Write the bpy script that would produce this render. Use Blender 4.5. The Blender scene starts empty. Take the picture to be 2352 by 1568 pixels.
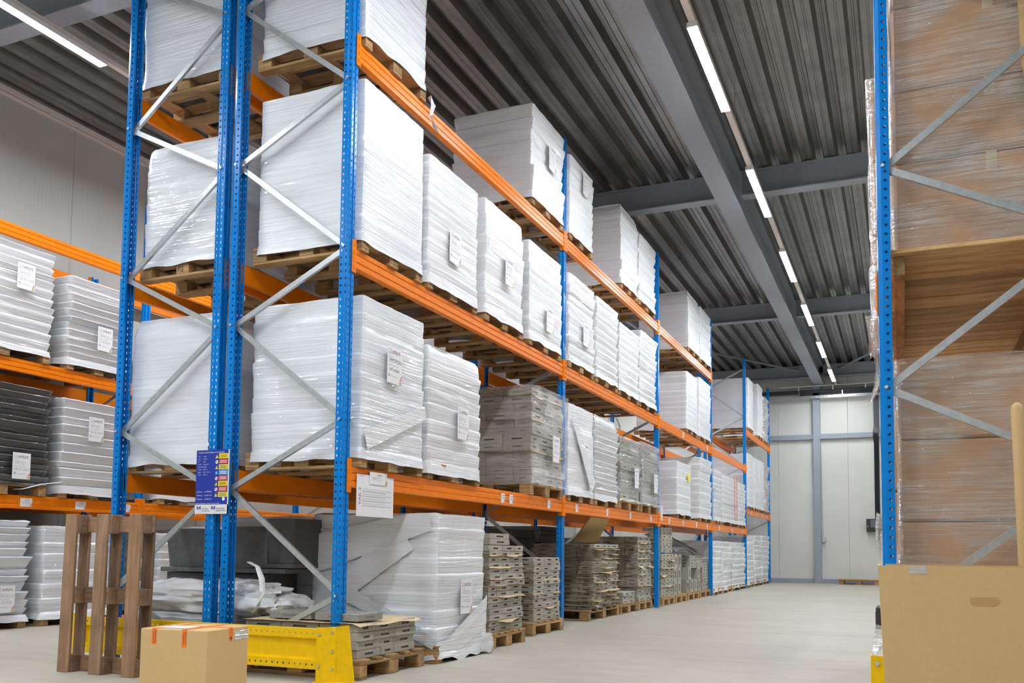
import bpy, math, random
from mathutils import Vector, Matrix, noise
random.seed(11)
sc = bpy.context.scene
COL = sc.collection
ORD = ['nearest', 'second', 'third', 'fourth', 'fifth', 'sixth', 'seventh', 'eighth', 'ninth', 'tenth']

# ------------------------------------------------------------------ materials
def new_mat(name):
    m = bpy.data.materials.new(name); m.use_nodes = True
    nt = m.node_tree; b = nt.nodes['Principled BSDF']
    return m, nt, b
def setp(b, **k):
    for n, v in k.items():
        n = n.replace('_', ' ')
        if n in b.inputs: b.inputs[n].default_value = v
def flat(name, col, rough=.5, metal=0., spec=.5, coat=0., emit=None):
    m, nt, b = new_mat(name)
    setp(b, Base_Color=(*col, 1), Roughness=rough, Metallic=metal, Specular_IOR_Level=spec, Coat_Weight=coat)
    if emit:
        b.inputs['Emission Color'].default_value = (*emit[0], 1); b.inputs['Emission Strength'].default_value = emit[1]
    return m
def node(nt, t, **k):
    n = nt.nodes.new(t)
    for a, v in k.items(): setattr(n, a, v)
    return n
def coords(nt, scale=(1, 1, 1), rot=(0, 0, 0), out='Object'):
    tc = node(nt, 'ShaderNodeTexCoord'); mp = node(nt, 'ShaderNodeMapping')
    mp.inputs['Scale'].default_value = scale; mp.inputs['Rotation'].default_value = rot
    nt.links.new(tc.outputs[out], mp.inputs['Vector']); return mp.outputs['Vector']
def nz(nt, vec, scale, detail=4, rough=.55, dist=0.):
    n = node(nt, 'ShaderNodeTexNoise'); n.inputs['Scale'].default_value = scale
    n.inputs['Detail'].default_value = detail; n.inputs['Roughness'].default_value = rough; n.inputs['Distortion'].default_value = dist
    nt.links.new(vec, n.inputs['Vector']); return n.outputs['Fac']
def ramp(nt, fac, stops):
    r = node(nt, 'ShaderNodeValToRGB'); e = r.color_ramp.elements
    while len(e) < len(stops): e.new(.5)
    for el, (p, c) in zip(e, stops): el.position = p; el.color = (*c, 1)
    nt.links.new(fac, r.inputs['Fac']); return r.outputs['Color']
def bump(nt, b, h, strength, dist=.01):
    n = node(nt, 'ShaderNodeBump'); n.inputs['Strength'].default_value = strength; n.inputs['Distance'].default_value = dist
    nt.links.new(h, n.inputs['Height']); nt.links.new(n.outputs['Normal'], b.inputs['Normal'])
def mixc(nt, a, c, fac, mode='MULTIPLY'):
    n = node(nt, 'ShaderNodeMix', data_type='RGBA', blend_type=mode)
    if isinstance(fac, float): n.inputs[0].default_value = fac
    else: nt.links.new(fac, n.inputs[0])
    nt.links.new(a, n.inputs[6]); nt.links.new(c, n.inputs[7]); return n.outputs[2]

def m_paint(name, col, rough=.3):
    m, nt, b = new_mat(name); setp(b, Roughness=rough, Specular_IOR_Level=.2)
    v = coords(nt, (1, 1, 1)); f = nz(nt, v, 18, 5)
    c = ramp(nt, f, [(.3, tuple(x * .88 for x in col)), (.7, col)])
    nt.links.new(c, b.inputs['Base Color']); return m
def m_wood(name, dark, light, axis):
    m, nt, b = new_mat(name); setp(b, Roughness=.75, Specular_IOR_Level=.25)
    s = {'x': (2, 22, 22), 'y': (22, 2, 22), 'z': (22, 22, 2)}[axis]
    v = coords(nt, s)
    oi = node(nt, 'ShaderNodeObjectInfo')
    add = node(nt, 'ShaderNodeVectorMath', operation='ADD'); mul = node(nt, 'ShaderNodeMath', operation='MULTIPLY')
    mul.inputs[1].default_value = 37.; nt.links.new(oi.outputs['Random'], mul.inputs[0])
    nt.links.new(v, add.inputs[0]); nt.links.new(mul.outputs[0], add.inputs[1])
    f = nz(nt, add.outputs[0], 1.0, 6, .6, 1.2)
    c = ramp(nt, f, [(.25, dark), (.5, tuple((a + q) / 2 for a, q in zip(dark, light))), (.75, light)])
    tint = ramp(nt, oi.outputs['Random'], [(0., (.62, .60, .58)), (.5, (.95, .93, .9)), (1., (1.1, 1., .85))])
    c = mixc(nt, c, tint, .9)
    v2 = coords(nt, (3, 3, 3)); g = nz(nt, v2, 1.5, 5)
    st = ramp(nt, g, [(.3, (.55, .52, .5)), (.55, (1, 1, 1))])
    c = mixc(nt, c, st, .7)
    nt.links.new(c, b.inputs['Base Color']); bump(nt, b, f, .25, .004); return m
def ridge(nt, scale, rot, sc_, detail, dist, pw):
    """thin crease lines: 1-|2n-1| raised to a power"""
    f = nz(nt, coords(nt, scale, rot), sc_, detail, .55, dist)
    a = node(nt, 'ShaderNodeMath', operation='MULTIPLY_ADD'); a.inputs[1].default_value = 2.; a.inputs[2].default_value = -1.; nt.links.new(f, a.inputs[0])
    b_ = node(nt, 'ShaderNodeMath', operation='ABSOLUTE'); nt.links.new(a.outputs[0], b_.inputs[0])
    c = node(nt, 'ShaderNodeMath', operation='SUBTRACT'); c.inputs[0].default_value = 1.; nt.links.new(b_.outputs[0], c.inputs[1])
    d = node(nt, 'ShaderNodeMath', operation='POWER'); d.inputs[1].default_value = pw; nt.links.new(c.outputs[0], d.inputs[0]); return d.outputs[0]
def mad(nt, a, k, c):
    n = node(nt, 'ShaderNodeMath', operation='MULTIPLY_ADD'); nt.links.new(a, n.inputs[0]); n.inputs[1].default_value = k
    if isinstance(c, float): n.inputs[2].default_value = c
    else: nt.links.new(c, n.inputs[2])
    return n.outputs[0]
def m_wrap(name, col, rough, streak, strength, coat, dark=None):
    m, nt, b = new_mat(name); setp(b, Roughness=rough, Specular_IOR_Level=.45, Coat_Weight=coat, Coat_Roughness=.05)
    r1 = ridge(nt, (.30, .30, streak * .36), (.07, .06, 0), 2.0, 2, .35, 7.); r2 = ridge(nt, (.45, .45, streak * .8), (-.06, -.10, 0), 2.2, 2, .5, 6.)
    lo = nz(nt, coords(nt, (1.1, 1.1, 2.2)), 1.7, 3)
    mk = node(nt, 'ShaderNodeMapRange'); mk.inputs['From Min'].default_value = .40; mk.inputs['From Max'].default_value = .62; nt.links.new(lo, mk.inputs['Value'])
    mk2 = node(nt, 'ShaderNodeMath', operation='SUBTRACT'); mk2.inputs[0].default_value = 1.1; nt.links.new(mk.outputs['Result'], mk2.inputs[1])
    d = dark or tuple(x * .87 for x in col)
    a1 = node(nt, 'ShaderNodeMath', operation='MULTIPLY'); nt.links.new(r1, a1.inputs[0]); nt.links.new(mk.outputs['Result'], a1.inputs[1])
    a2 = node(nt, 'ShaderNodeMath', operation='MULTIPLY'); nt.links.new(r2, a2.inputs[0]); nt.links.new(mk2.outputs[0], a2.inputs[1])
    h = mad(nt, a1.outputs[0], .75, mad(nt, a2.outputs[0], .40, lo))
    c = ramp(nt, lo, [(.35, tuple((x + y) / 2 for x, y in zip(col, d))), (.6, col)])
    nt.links.new(mixc(nt, c, ramp(nt, r1, [(.5, (1, 1, 1)), (1., tuple(q / w_ for q, w_ in zip(d, col)))]), .55), b.inputs['Base Color'])
    bump(nt, b, h, strength * .75, .008)
    n = node(nt, 'ShaderNodeBump'); n.inputs['Strength'].default_value = min(1., strength * 1.5); n.inputs['Distance'].default_value = .020
    nt.links.new(h, n.inputs['Height']); nt.links.new(n.outputs['Normal'], b.inputs['Coat Normal'])
    return m
def m_film(name, tint=(1, 1, 1), base=.12, streak=30., vary=.45):
    m, nt, b = new_mat(name); out = nt.nodes['Material Output']; nt.nodes.remove(b)
    tr = node(nt, 'ShaderNodeBsdfTransparent'); gl = node(nt, 'ShaderNodeBsdfGlossy'); df = node(nt, 'ShaderNodeBsdfDiffuse')
    gl.inputs['Roughness'].default_value = .10; gl.inputs['Color'].default_value = (*tint, 1); df.inputs['Color'].default_value = (.85, .85, .87, 1)
    r1 = ridge(nt, (.45, .45, streak * .7), (.09, .12, 0), 2.0, 2, .4, 9.); r2 = ridge(nt, (.6, .6, streak * 1.2), (-.09, -.13, 0), 2.2, 2, .5, 9.)
    lo = nz(nt, coords(nt, (1.3, 1.3, 2.0)), 2.0, 3)
    mk = node(nt, 'ShaderNodeMapRange'); mk.inputs['From Min'].default_value = .36; mk.inputs['From Max'].default_value = .66; nt.links.new(lo, mk.inputs['Value'])
    class _o: pass
    mm = _o(); mm.outputs = [mad(nt, r1, .5, mad(nt, r2, .45, lo))]
    pt = node(nt, 'ShaderNodeMath', operation='MULTIPLY'); nt.links.new(mad(nt, r1, .8, mad(nt, r2, .8, .25)), pt.inputs[0]); nt.links.new(mk.outputs['Result'], pt.inputs[1])
    mr = node(nt, 'ShaderNodeMapRange'); mr.inputs['From Min'].default_value = 0.; mr.inputs['From Max'].default_value = .9
    mr.inputs['To Min'].default_value = base; mr.inputs['To Max'].default_value = base + vary
    nt.links.new(pt.outputs[0], mr.inputs['Value'])
    bp = node(nt, 'ShaderNodeBump'); bp.inputs['Strength'].default_value = .55; bp.inputs['Distance'].default_value = .012
    nt.links.new(mm.outputs[0], bp.inputs['Height']); nt.links.new(bp.outputs['Normal'], gl.inputs['Normal'])
    m1 = node(nt, 'ShaderNodeMixShader'); m1.inputs[0].default_value = .5
    nt.links.new(gl.outputs[0], m1.inputs[1]); nt.links.new(df.outputs[0], m1.inputs[2])
    m2 = node(nt, 'ShaderNodeMixShader'); nt.links.new(mr.outputs['Result'], m2.inputs[0])
    nt.links.new(tr.outputs[0], m2.inputs[1]); nt.links.new(m1.outputs[0], m2.inputs[2]); nt.links.new(m2.outputs[0], out.inputs['Surface'])
    return m
def m_speckle(name, a, c, scale, rough=.8, bs=.2, rnd=.25, metal=0.):
    m, nt, b = new_mat(name); setp(b, Roughness=rough, Specular_IOR_Level=.3, Metallic=metal)
    v = coords(nt); f = nz(nt, v, scale, 6, .7)
    col = ramp(nt, f, [(.3, a), (.7, c)])
    if rnd:
        oi = node(nt, 'ShaderNodeObjectInfo')
        t = ramp(nt, oi.outputs['Random'], [(0, (1 - rnd,) * 3), (1, (1, 1, .97))]); col = mixc(nt, col, t, 1.)
    nt.links.new(col, b.inputs['Base Color'])
    if bs: bump(nt, b, f, bs, .003)
    return m

BLUE = m_paint('rack_blue', (.001, .215, .66), .25)
ORANGE = m_paint('beam_orange', (.95, .235, .003), .27)
YELLOW = m_paint('guard_yellow', (.93, .57, .003), .35)
GALV = m_speckle('galvanised', (.46, .48, .49), (.62, .64, .65), 30, .33, 0, 0, .7)
BOLT = flat('zinc_bolt', (.7, .71, .72), .3, .8)
STEEL = m_paint('steel_beam_grey', (.33, .36, .41), .5)
WX = m_wood('pallet_wood_x', (.30, .17, .075), (.62, .43, .22), 'x')
WY = m_wood('pallet_wood_y', (.30, .17, .075), (.62, .43, .22), 'y')
OLDX = m_wood('old_wood_x', (.21, .125, .08), (.42, .28, .19), 'x')
OLDZ = m_wood('old_wood_z', (.21, .125, .08), (.42, .28, .19), 'z')
PLANK = m_wood('plank_wood', (.46, .26, .11), (.78, .56, .29), 'x')
WRAPG = m_wrap('white_wrap_gloss', (.80, .82, .86), .32, 26, .55, .9)
WRAP = m_wrap('white_wrap', (.82, .83, .85), .42, 22, .6, .45)
WRAPD = m_wrap('dark_wrap', (.10, .10, .10), .32, 16, .7, .6, (.045, .045, .045))
FILM = m_film('clear_film', base=.07, vary=.5)
FILMB = m_film('clear_film_bunched', base=.22, vary=.5, streak=12)
FILMW = m_film('clear_film_milky', base=.35, vary=.5, streak=14)
GREY = m_speckle('grey_block', (.36, .34, .295), (.50, .475, .415), 60, .9, .25, .22)
GDARK = m_speckle('grey_slot', (.17, .16, .145), (.24, .225, .20), 60, .9, 0, 0)
SLABM = m_speckle('grey_slab', (.24, .235, .22), (.36, .35, .33), 40, .85, .15, .2)
KRAFT = m_speckle('kraft_paper', (.60, .44, .26), (.74, .58, .37), 9, .75, .1, .15)
CARD = m_speckle('cardboard', (.60, .40, .185), (.66, .45, .22), 55, .7, .04, .06)
CARDB = m_speckle('cardboard_brown', (.50, .285, .15), (.58, .34, .19), 14, .62, .05, .10)
PAPER = flat('white_paper', (.86, .86, .88), .6)
INK = flat('ink_dark', (.05, .045, .06), .6)
MAROON = flat('ink_maroon', (.16, .02, .05), .6)
PALE = flat('ink_grey', (.45, .45, .47), .6)
BARY = flat('bar_yellow', (.75, .65, .12), .6); BARB = flat('bar_brown', (.45, .18, .06), .6)
BARR = flat('bar_red', (.6, .03, .06), .6); BARG = flat('bar_green', (.15, .5, .25), .6)
SIGNB = flat('sign_blue', (.012, .035, .36), .4); SIGNY = flat('sign_yellow', (.9, .75, .02), .4)
SIGNR = flat('sign_red', (.5, .02, .05), .4); SIGNC = flat('sign_cyan', (.0, .32, .75), .4)
TAPEO = flat('orange_tape', (.95, .20, .01), .4); WHITE = flat('white_plastic', (.8, .8, .8), .4)
PINK = flat('rail_cream', (.72, .66, .62), .45); BLACK = flat('black_plastic', (.02, .02, .025), .4)
BAGM = m_wrap('white_bag', (.80, .81, .83), .35, 6, .8, .3)
REDP = flat('red_strap', (.75, .12, .06), .5)
STICK = flat('yellow_sticker', (.95, .8, .01), .5)
LED = flat('led_diffuser', (.9, .9, .9), .4, emit=((.905, .952, 1.), 178.))
DARKGAP = flat('dark_steel', (.035, .035, .04), .6)
ALU = flat('cable_tray_zinc', (.6, .62, .63), .28, .85)
BROWNFOAM = m_speckle('grey_plastic_film', (.10, .105, .115), (.17, .175, .19), 6, .3, .2, 0)

def m_floor():
    m, nt, b = new_mat('concrete_floor'); setp(b, Roughness=.55, Specular_IOR_Level=.35)
    v = coords(nt, (1, 1, 1), out='Object')
    f = nz(nt, v, .55, 6, .6); g = nz(nt, v, 9, 6, .7)
    c = ramp(nt, f, [(.3, (.41, .375, .315)), (.55, (.485, .45, .38)), (.75, (.52, .485, .415))])
    d = ramp(nt, g, [(.25, (.84, .84, .83)), (.55, (1, 1, 1))]); c = mixc(nt, c, d, .8)
    v2 = coords(nt, (.5, 2.4, 1), out='Object'); h = nz(nt, v2, 1.3, 5, .6, .5)
    c = mixc(nt, c, ramp(nt, h, [(.36, (.88, .88, .87)), (.5, (1, 1, 1))]), .8)
    nt.links.new(c, b.inputs['Base Color'])
    r = node(nt, 'ShaderNodeMapRange'); r.inputs['To Min'].default_value = .42; r.inputs['To Max'].default_value = .7
    nt.links.new(f, r.inputs['Value']); nt.links.new(r.outputs['Result'], b.inputs['Roughness'])
    bump(nt, b, g, .08, .003); return m
FLOOR = m_floor()
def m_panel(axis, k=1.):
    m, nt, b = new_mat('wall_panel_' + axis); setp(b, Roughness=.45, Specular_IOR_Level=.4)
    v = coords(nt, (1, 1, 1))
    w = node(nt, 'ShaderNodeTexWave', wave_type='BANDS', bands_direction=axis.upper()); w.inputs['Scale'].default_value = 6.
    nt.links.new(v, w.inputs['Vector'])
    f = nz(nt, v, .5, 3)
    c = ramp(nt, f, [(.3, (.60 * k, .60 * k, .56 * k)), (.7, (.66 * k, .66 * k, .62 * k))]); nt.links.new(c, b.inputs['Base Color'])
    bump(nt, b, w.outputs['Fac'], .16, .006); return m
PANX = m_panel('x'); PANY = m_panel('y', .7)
DECK = m_speckle('roof_deck_zinc', (.20, .20, .20), (.33, .33, .325), 2.0, .34, 0, 0, .7)

# ------------------------------------------------------------------ mesh building
class MB:
    def __init__(s): s.v = []; s.f = []; s.m = []
    def add(s, vs, fs, m=0):
        o = len(s.v); s.v += [tuple(p) for p in vs]
        for f in fs: s.f.append(tuple(i + o for i in f)); s.m.append(m)
    def box(s, c, d, m=0, M=None, ch=0.):
        cx, cy, cz = c; x, y, z = d[0] / 2, d[1] / 2, d[2] / 2
        if not ch:
            vs = [(i * x, j * y, k * z) for i in (-1, 1) for j in (-1, 1) for k in (-1, 1)]
            fs = [(0, 1, 3, 2), (4, 6, 7, 5), (0, 4, 5, 1), (2, 3, 7, 6), (0, 2, 6, 4), (1, 5, 7, 3)]
        else:
            ch = min(ch, x * .45, y * .45, z * .45); vs = []; idx = {}
            for i in (-1, 1):
                for j in (-1, 1):
                    for k in (-1, 1):
                        for a in range(3):
                            p = [i * (x - ch), j * (y - ch), k * (z - ch)]
                            p[a] = (i * x, j * y, k * z)[a]
                            idx[(i, j, k, a)] = len(vs); vs.append(tuple(p))
            fs = []
            for a in range(3):
                b, c2 = (a + 1) % 3, (a + 2) % 3
                for sg in (-1, 1):
                    q = []
                    for (u, w) in ((-1, -1), (1, -1), (1, 1), (-1, 1)):
                        k = [0, 0, 0]; k[a] = sg; k[b] = u; k[c2] = w; q.append(idx[(*k, a)])
                    fs.append(tuple(q) if sg > 0 else tuple(reversed(q)))
                # edges parallel to axis a
                for u in (-1, 1):
                    for w in (-1, 1):
                        k0 = [0, 0, 0]; k0[a] = -1; k0[b] = u; k0[c2] = w; k1 = list(k0); k1[a] = 1
                        q = (idx[(*k0, b)], idx[(*k1, b)], idx[(*k1, c2)], idx[(*k0, c2)])
                        fs.append(q if u * w < 0 else tuple(reversed(q)))
            for i in (-1, 1):
                for j in (-1, 1):
                    for k in (-1, 1):
                        q = (idx[(i, j, k, 0)], idx[(i, j, k, 1)], idx[(i, j, k, 2)])
                        fs.append(q if i * j * k > 0 else tuple(reversed(q)))
        if M is not None: vs = [M @ Vector(p) for p in vs]
        s.add([(p[0] + cx, p[1] + cy, p[2] + cz) for p in vs], fs, m)
    def prism(s, prof, axis, a, b, m=0, cap=True):
        n = len(prof)
        def P(p, t): return {'x': (t, p[0], p[1]), 'y': (p[0], t, p[1]), 'z': (p[0], p[1], t)}[axis]
        vs = [P(p, a) for p in prof] + [P(p, b) for p in prof]
        fs = [(i, (i + 1) % n, n + (i + 1) % n, n + i) for i in range(n)]
        if cap: fs += [tuple(reversed(range(n))), tuple(range(n, 2 * n))]
        s.add(vs, fs, m)
    def tube(s, pts, r, n=8, m=0, cap=True, flatk=1.):
        pts = [Vector(p) for p in pts]; rings = []
        for i, p in enumerate(pts):
            t = (pts[min(i + 1, len(pts) - 1)] - pts[max(i - 1, 0)]).normalized()
            a = t.orthogonal().normalized() if abs(t.z) > .9 else t.cross(Vector((0, 0, 1))).normalized()
            b = t.cross(a).normalized(); rr = r[i] if isinstance(r, (list, tuple)) else r
            rings.append([p + a * (rr * math.cos(2 * math.pi * k / n)) + b * (rr * flatk * math.sin(2 * math.pi * k / n)) for k in range(n)])
        vs = [q for g in rings for q in g]; fs = []
        for i in range(len(pts) - 1):
            for k in range(n): fs.append((i * n + k, i * n + (k + 1) % n, (i + 1) * n + (k + 1) % n, (i + 1) * n + k))
        if cap: fs += [tuple(reversed(range(n))), tuple(range((len(pts) - 1) * n, len(pts) * n))]
        s.add(vs, fs, m)
    def cyl(s, c, r, h, axis='z', n=12, m=0):
        prof = [(r * math.cos(2 * math.pi * k / n), r * math.sin(2 * math.pi * k / n)) for k in range(n)]
        o = {'x': (c[1], c[2], c[0]), 'y': (c[0], c[2], c[1]), 'z': (c[0], c[1], c[2])}[axis]
        s.prism([(p[0] + o[0], p[1] + o[1]) for p in prof], axis, o[2] - h / 2, o[2] + h / 2, m)
    def sheet(s, pts, nu, nv, m=0):      # grid of points nu x nv
        fs = [(i * nv + j, i * nv + j + 1, (i + 1) * nv + j + 1, (i + 1) * nv + j) for i in range(nu - 1) for j in range(nv - 1)]
        s.add(pts, fs, m)
    def holes(s, O, U, V, n, hu, hv, m=0):   # strip of n cells along U (cell vector), width V, hole half sizes
        O, U, V = Vector(O), Vector(U), Vector(V); lu, lv = U.length, V.length; u, v = U / lu, V / lv
        for i in range(n):
            c0 = O + U * i; ce = c0 + U / 2 + V / 2
            cs = [c0, c0 + U, c0 + U + V, c0 + V]
            a, b = hu, hv; k = .45
            hs = [(-a * k, -b), (a * k, -b), (a, -b * k), (a, b * k), (a * k, b), (-a * k, b), (-a, b * k), (-a, -b * k)]
            vs = cs + [ce + u * p + v * q for p, q in hs]
            s.add(vs, [(0, 1, 5, 4), (1, 6, 5), (1, 2, 7, 6), (2, 8, 7), (2, 3, 9, 8), (3, 10, 9), (3, 0, 11, 10), (0, 4, 11)], m)
    def text(s, txt, O, ux, uy, size, m=0, width=None, align='L'):
        vs, fs, w = glyphs(txt); k = size; kx = k
        if width: kx = width / max(w, 1e-6)
        O, ux, uy = Vector(O), Vector(ux), Vector(uy)
        off = {'L': 0, 'C': -w * kx / 2, 'R': -w * kx}[align]
        s.add([O + ux * (x * kx + off) + uy * (y * k) for x, y in vs], fs, m)
    def rect(s, O, ux, uy, w, h, m=0):
        O, ux, uy = Vector(O), Vector(ux), Vector(uy)
        s.add([O, O + ux * w, O + ux * w + uy * h, O + uy * h], [(0, 1, 2, 3)], m)
    def mesh(s, name, mats, smooth=None):
        me = bpy.data.meshes.new(name); me.from_pydata(s.v, [], s.f)
        for mt in (mats if isinstance(mats, (list, tuple)) else [mats]): me.materials.append(mt)
        if any(s.m): me.polygons.foreach_set('material_index', s.m)
        if smooth is not None:
            me.polygons.foreach_set('use_smooth', [True] * len(me.polygons))
            me.set_sharp_from_angle(angle=math.radians(smooth))
        me.update(); return me
_gl = {}
def glyphs(txt):
    if txt in _gl: return _gl[txt]
    cu = bpy.data.curves.new('t', 'FONT'); cu.body = txt; cu.size = 1.; cu.resolution_u = 2
    o = bpy.data.objects.new('t', cu); COL.objects.link(o)
    dg = bpy.context.evaluated_depsgraph_get(); me = bpy.data.meshes.new_from_object(o.evaluated_get(dg))
    vs = [(v.co.x, v.co.y) for v in me.vertices]; fs = [tuple(p.vertices) for p in me.polygons]
    bpy.data.objects.remove(o); bpy.data.curves.remove(cu); bpy.data.meshes.remove(me)
    w = max([x for x, y in vs] or [0]); _gl[txt] = (vs, fs, w); return _gl[txt]

def ob(name, me, parent=None, loc=(0, 0, 0), rz=0., scale=None):
    o = bpy.data.objects.new(name, me); COL.objects.link(o)
    o.location = loc; o.rotation_euler = (0, 0, rz)
    if scale: o.scale = scale
    if parent: o.parent = parent
    return o
def tag(o, label, cat, group=None):
    o['label'] = label; o['category'] = cat
    if group: o['group'] = group
    return o
def thing(name, label, cat, loc=(0, 0, 0), rz=0., group=None):
    o = bpy.data.objects.new(name, None); COL.objects.link(o); o.empty_display_size = .1
    o.location = loc; o.rotation_euler = (0, 0, rz); return tag(o, label, cat, group)
def struct(name, me, loc=(0, 0, 0)):
    o = ob(name, me, None, loc); o['kind'] = 'structure'; return o
def dup(root, loc, label, rz=None, group=None):
    r = root.copy(); COL.objects.link(r); r.location = loc; r['label'] = label
    if rz is not None: r.rotation_euler = (0, 0, rz)
    if group: r['group'] = group
    for ch in list(root.children):
        c = ch.copy(); COL.objects.link(c); c.parent = r
        for g in list(ch.children):
            d = g.copy(); COL.objects.link(d); d.parent = c
    return r

# ------------------------------------------------------------------ camera
cam = bpy.data.cameras.new('camera'); cam.lens = 31.584; cam.sensor_width = 36.; cam.shift_y = .1433
cam.clip_start = .05; cam.clip_end = 100
co = bpy.data.objects.new('camera', cam); COL.objects.link(co)
R_ = Vector((.91723785, .39819689, .01067521)); U_ = Vector((.01721038, -.06638949, .99764535)); F_ = Vector((-.39796799, .91489435, .06774807))
M = Matrix(((R_.x, U_.x, -F_.x, 3.358432), (R_.y, U_.y, -F_.y, -5.024768), (R_.z, U_.z, -F_.z, .845264), (0, 0, 0, 1)))
co.matrix_world = M
sc.camera = co
CAMP = Vector((3.358, -5.025, .845))
sc.view_settings.view_transform = 'Standard'; sc.view_settings.look = 'None'; sc.view_settings.gamma = 1.
sc.view_settings.use_curve_mapping = False; sc.view_settings.exposure = 0.14
w = bpy.data.worlds.new('world'); sc.world = w; w.use_nodes = True
w.node_tree.nodes['Background'].inputs['Color'].default_value = (.5, .55, .6, 1); w.node_tree.nodes['Background'].inputs['Strength'].default_value = .05
sc.cycles.max_bounces = 6; sc.cycles.diffuse_bounces = 4; sc.cycles.glossy_bounces = 3; sc.cycles.transparent_max_bounces = 8; sc.cycles.adaptive_threshold = .02
sc.cycles.caustics_reflective = False; sc.cycles.caustics_refractive = False; sc.cycles.sample_clamp_indirect = 6.

# ------------------------------------------------------------------ the hall
XL, XR, YF, YB, ZC = -5.95, 9.0, -9.0, 21.34, 6.03
b = MB(); b.box(((XL + XR) / 2, (YF + YB) / 2, -.1), (XR - XL + .6, YB - YF + .6, .2)); struct('floor', b.mesh('floor', FLOOR))
b = MB()                                    # corrugated deck, ribs along the hall
prof = []; x = XL - .1; p = .285; zl, zh = ZC, ZC + .105
while x < XR + .2:
    prof += [(x, zl), (x + .055, zl), (x + .062, zl + .008), (x + .076, zl + .008), (x + .083, zl), (x + .135, zl), (x + .165, zh), (x + .200, zh), (x + .205, zh - .008), (x + .22, zh - .008), (x + .225, zh), (x + .255, zh)]
    x += p
n = len(prof)
b.add([(q[0], YF, q[1]) for q in prof] + [(q[0], YB, q[1]) for q in prof], [(i, i + 1, n + i + 1, n + i) for i in range(n - 1)])
b.box(((XL + XR) / 2, (YF + YB) / 2, zh + .08), (XR - XL + .4, YB - YF + .4, .1))
struct('ceiling', b.mesh('ceiling', DECK))
def wall_mesh(axis, a, c, h, seams, mat):
    m = MB(); s = sorted([a] + [q for q in seams if a < q < c] + [c])
    for i in range(len(s) - 1):
        g = .0012; l, r = s[i] + g, s[i + 1] - g
        if axis == 'x': m.box(((l + r) / 2, 0, h / 2), (r - l, .1, h), ch=.008)
        else: m.box((0, (l + r) / 2, h / 2), (.1, r - l, h), ch=.008)
    if axis == 'x': m.box(((a + c) / 2, .02 if mat is PANX else 0, h / 2), (c - a, .04, h - .01), 1)
    else: m.box((0, (a + c) / 2, h / 2), (.04, c - a, h - .01), 1)
    return m.mesh('wall', [mat, PALE])
H = ZC + .1
struct('wall_back', wall_mesh('x', XL, XR, H, [.147 - 1.18 * k for k in range(1, 6)] + [.147, 2.01, 3.19, 4.37, 5.55, 6.7, 7.9], PANX), (0, YB + .05, 0))
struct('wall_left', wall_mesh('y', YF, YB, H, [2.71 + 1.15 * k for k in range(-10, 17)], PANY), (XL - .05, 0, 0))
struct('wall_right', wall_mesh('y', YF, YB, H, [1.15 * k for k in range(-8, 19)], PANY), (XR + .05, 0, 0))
struct('wall_front', wall_mesh('x', XL, XR, H, [1.18 * k for k in range(-5, 8)], PANX), (0, YF - .05, 0))
b = MB(); b.box(((XL + XR) / 2, YB - .04, .061), (XR - XL, .08, .122), ch=.004); struct('baseboard_back', b.mesh('baseboard_back', STEEL))
b = MB(); b.box((1.205, YB - .09, 2.75), (.185, .18, 5.5)); struct('trim_1', b.mesh('trim_1', STEEL))           # column
b = MB(); b.box(((XL + XR) / 2, YB - .06, 4.075), (XR - XL, .12, .135)); struct('trim_2', b.mesh('trim_2', STEEL))  # wall rail
TN = [3]
def trim(m, mat=STEEL):
    o = struct('trim_%d' % TN[0], m.mesh('trim', mat)); TN[0] += 1; return o
def ibeam(axis, c, z0, z1, w, a, e, tf=.016, tw=.012):
    h = w / 2
    pf = [(-h, z0), (h, z0), (h, z0 + tf), (tw / 2, z0 + tf), (tw / 2, z1 - tf), (h, z1 - tf), (h, z1), (-h, z1), (-h, z1 - tf), (-tw / 2, z1 - tf), (-tw / 2, z0 + tf), (-h, z0 + tf)]
    m = MB(); m.prism([(q[0] + c, q[1]) for q in pf], axis, a, e); return m
trim(ibeam('y', 1.285, 5.50, 6.02, .265, YF, YB))
for i, y in enumerate((-6.3, .62, 7.23, 14.05, 20.9)):
    for (a, e) in ((XL, 1.15), (1.42, XR)): trim(ibeam('x', y, 5.68, 6.02, .2, a, e))
b = MB(); b.tube([(-.944, 17.9, 5.9), (.9, 21.1, 5.9)], .028, 8); trim(b)
b = MB(); b.tube([(1.66, 21.25, 5.9), (2.85, 18.85, 5.9)], .028, 8); trim(b)
b = MB(); b.box(((XL + XR) / 2, YB - .07, 5.93), (XR - XL, .14, .1)); trim(b, DARKGAP)
b = MB(); b.box((XL + .04, (YF + YB) / 2, 6.0), (.08, YB - YF, .05)); b.box((XL + .02, (YF + YB) / 2, 5.955), (.04, YB - YF, .02)); trim(b, PINK)
b = MB(); b.box((1.5, YB - .17, 5.34), (6.4, .1, .10)); b.box((1.9, YB - .13, 5.255), (2.3, .1, .08)); trim(b, DARKGAP)
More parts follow.
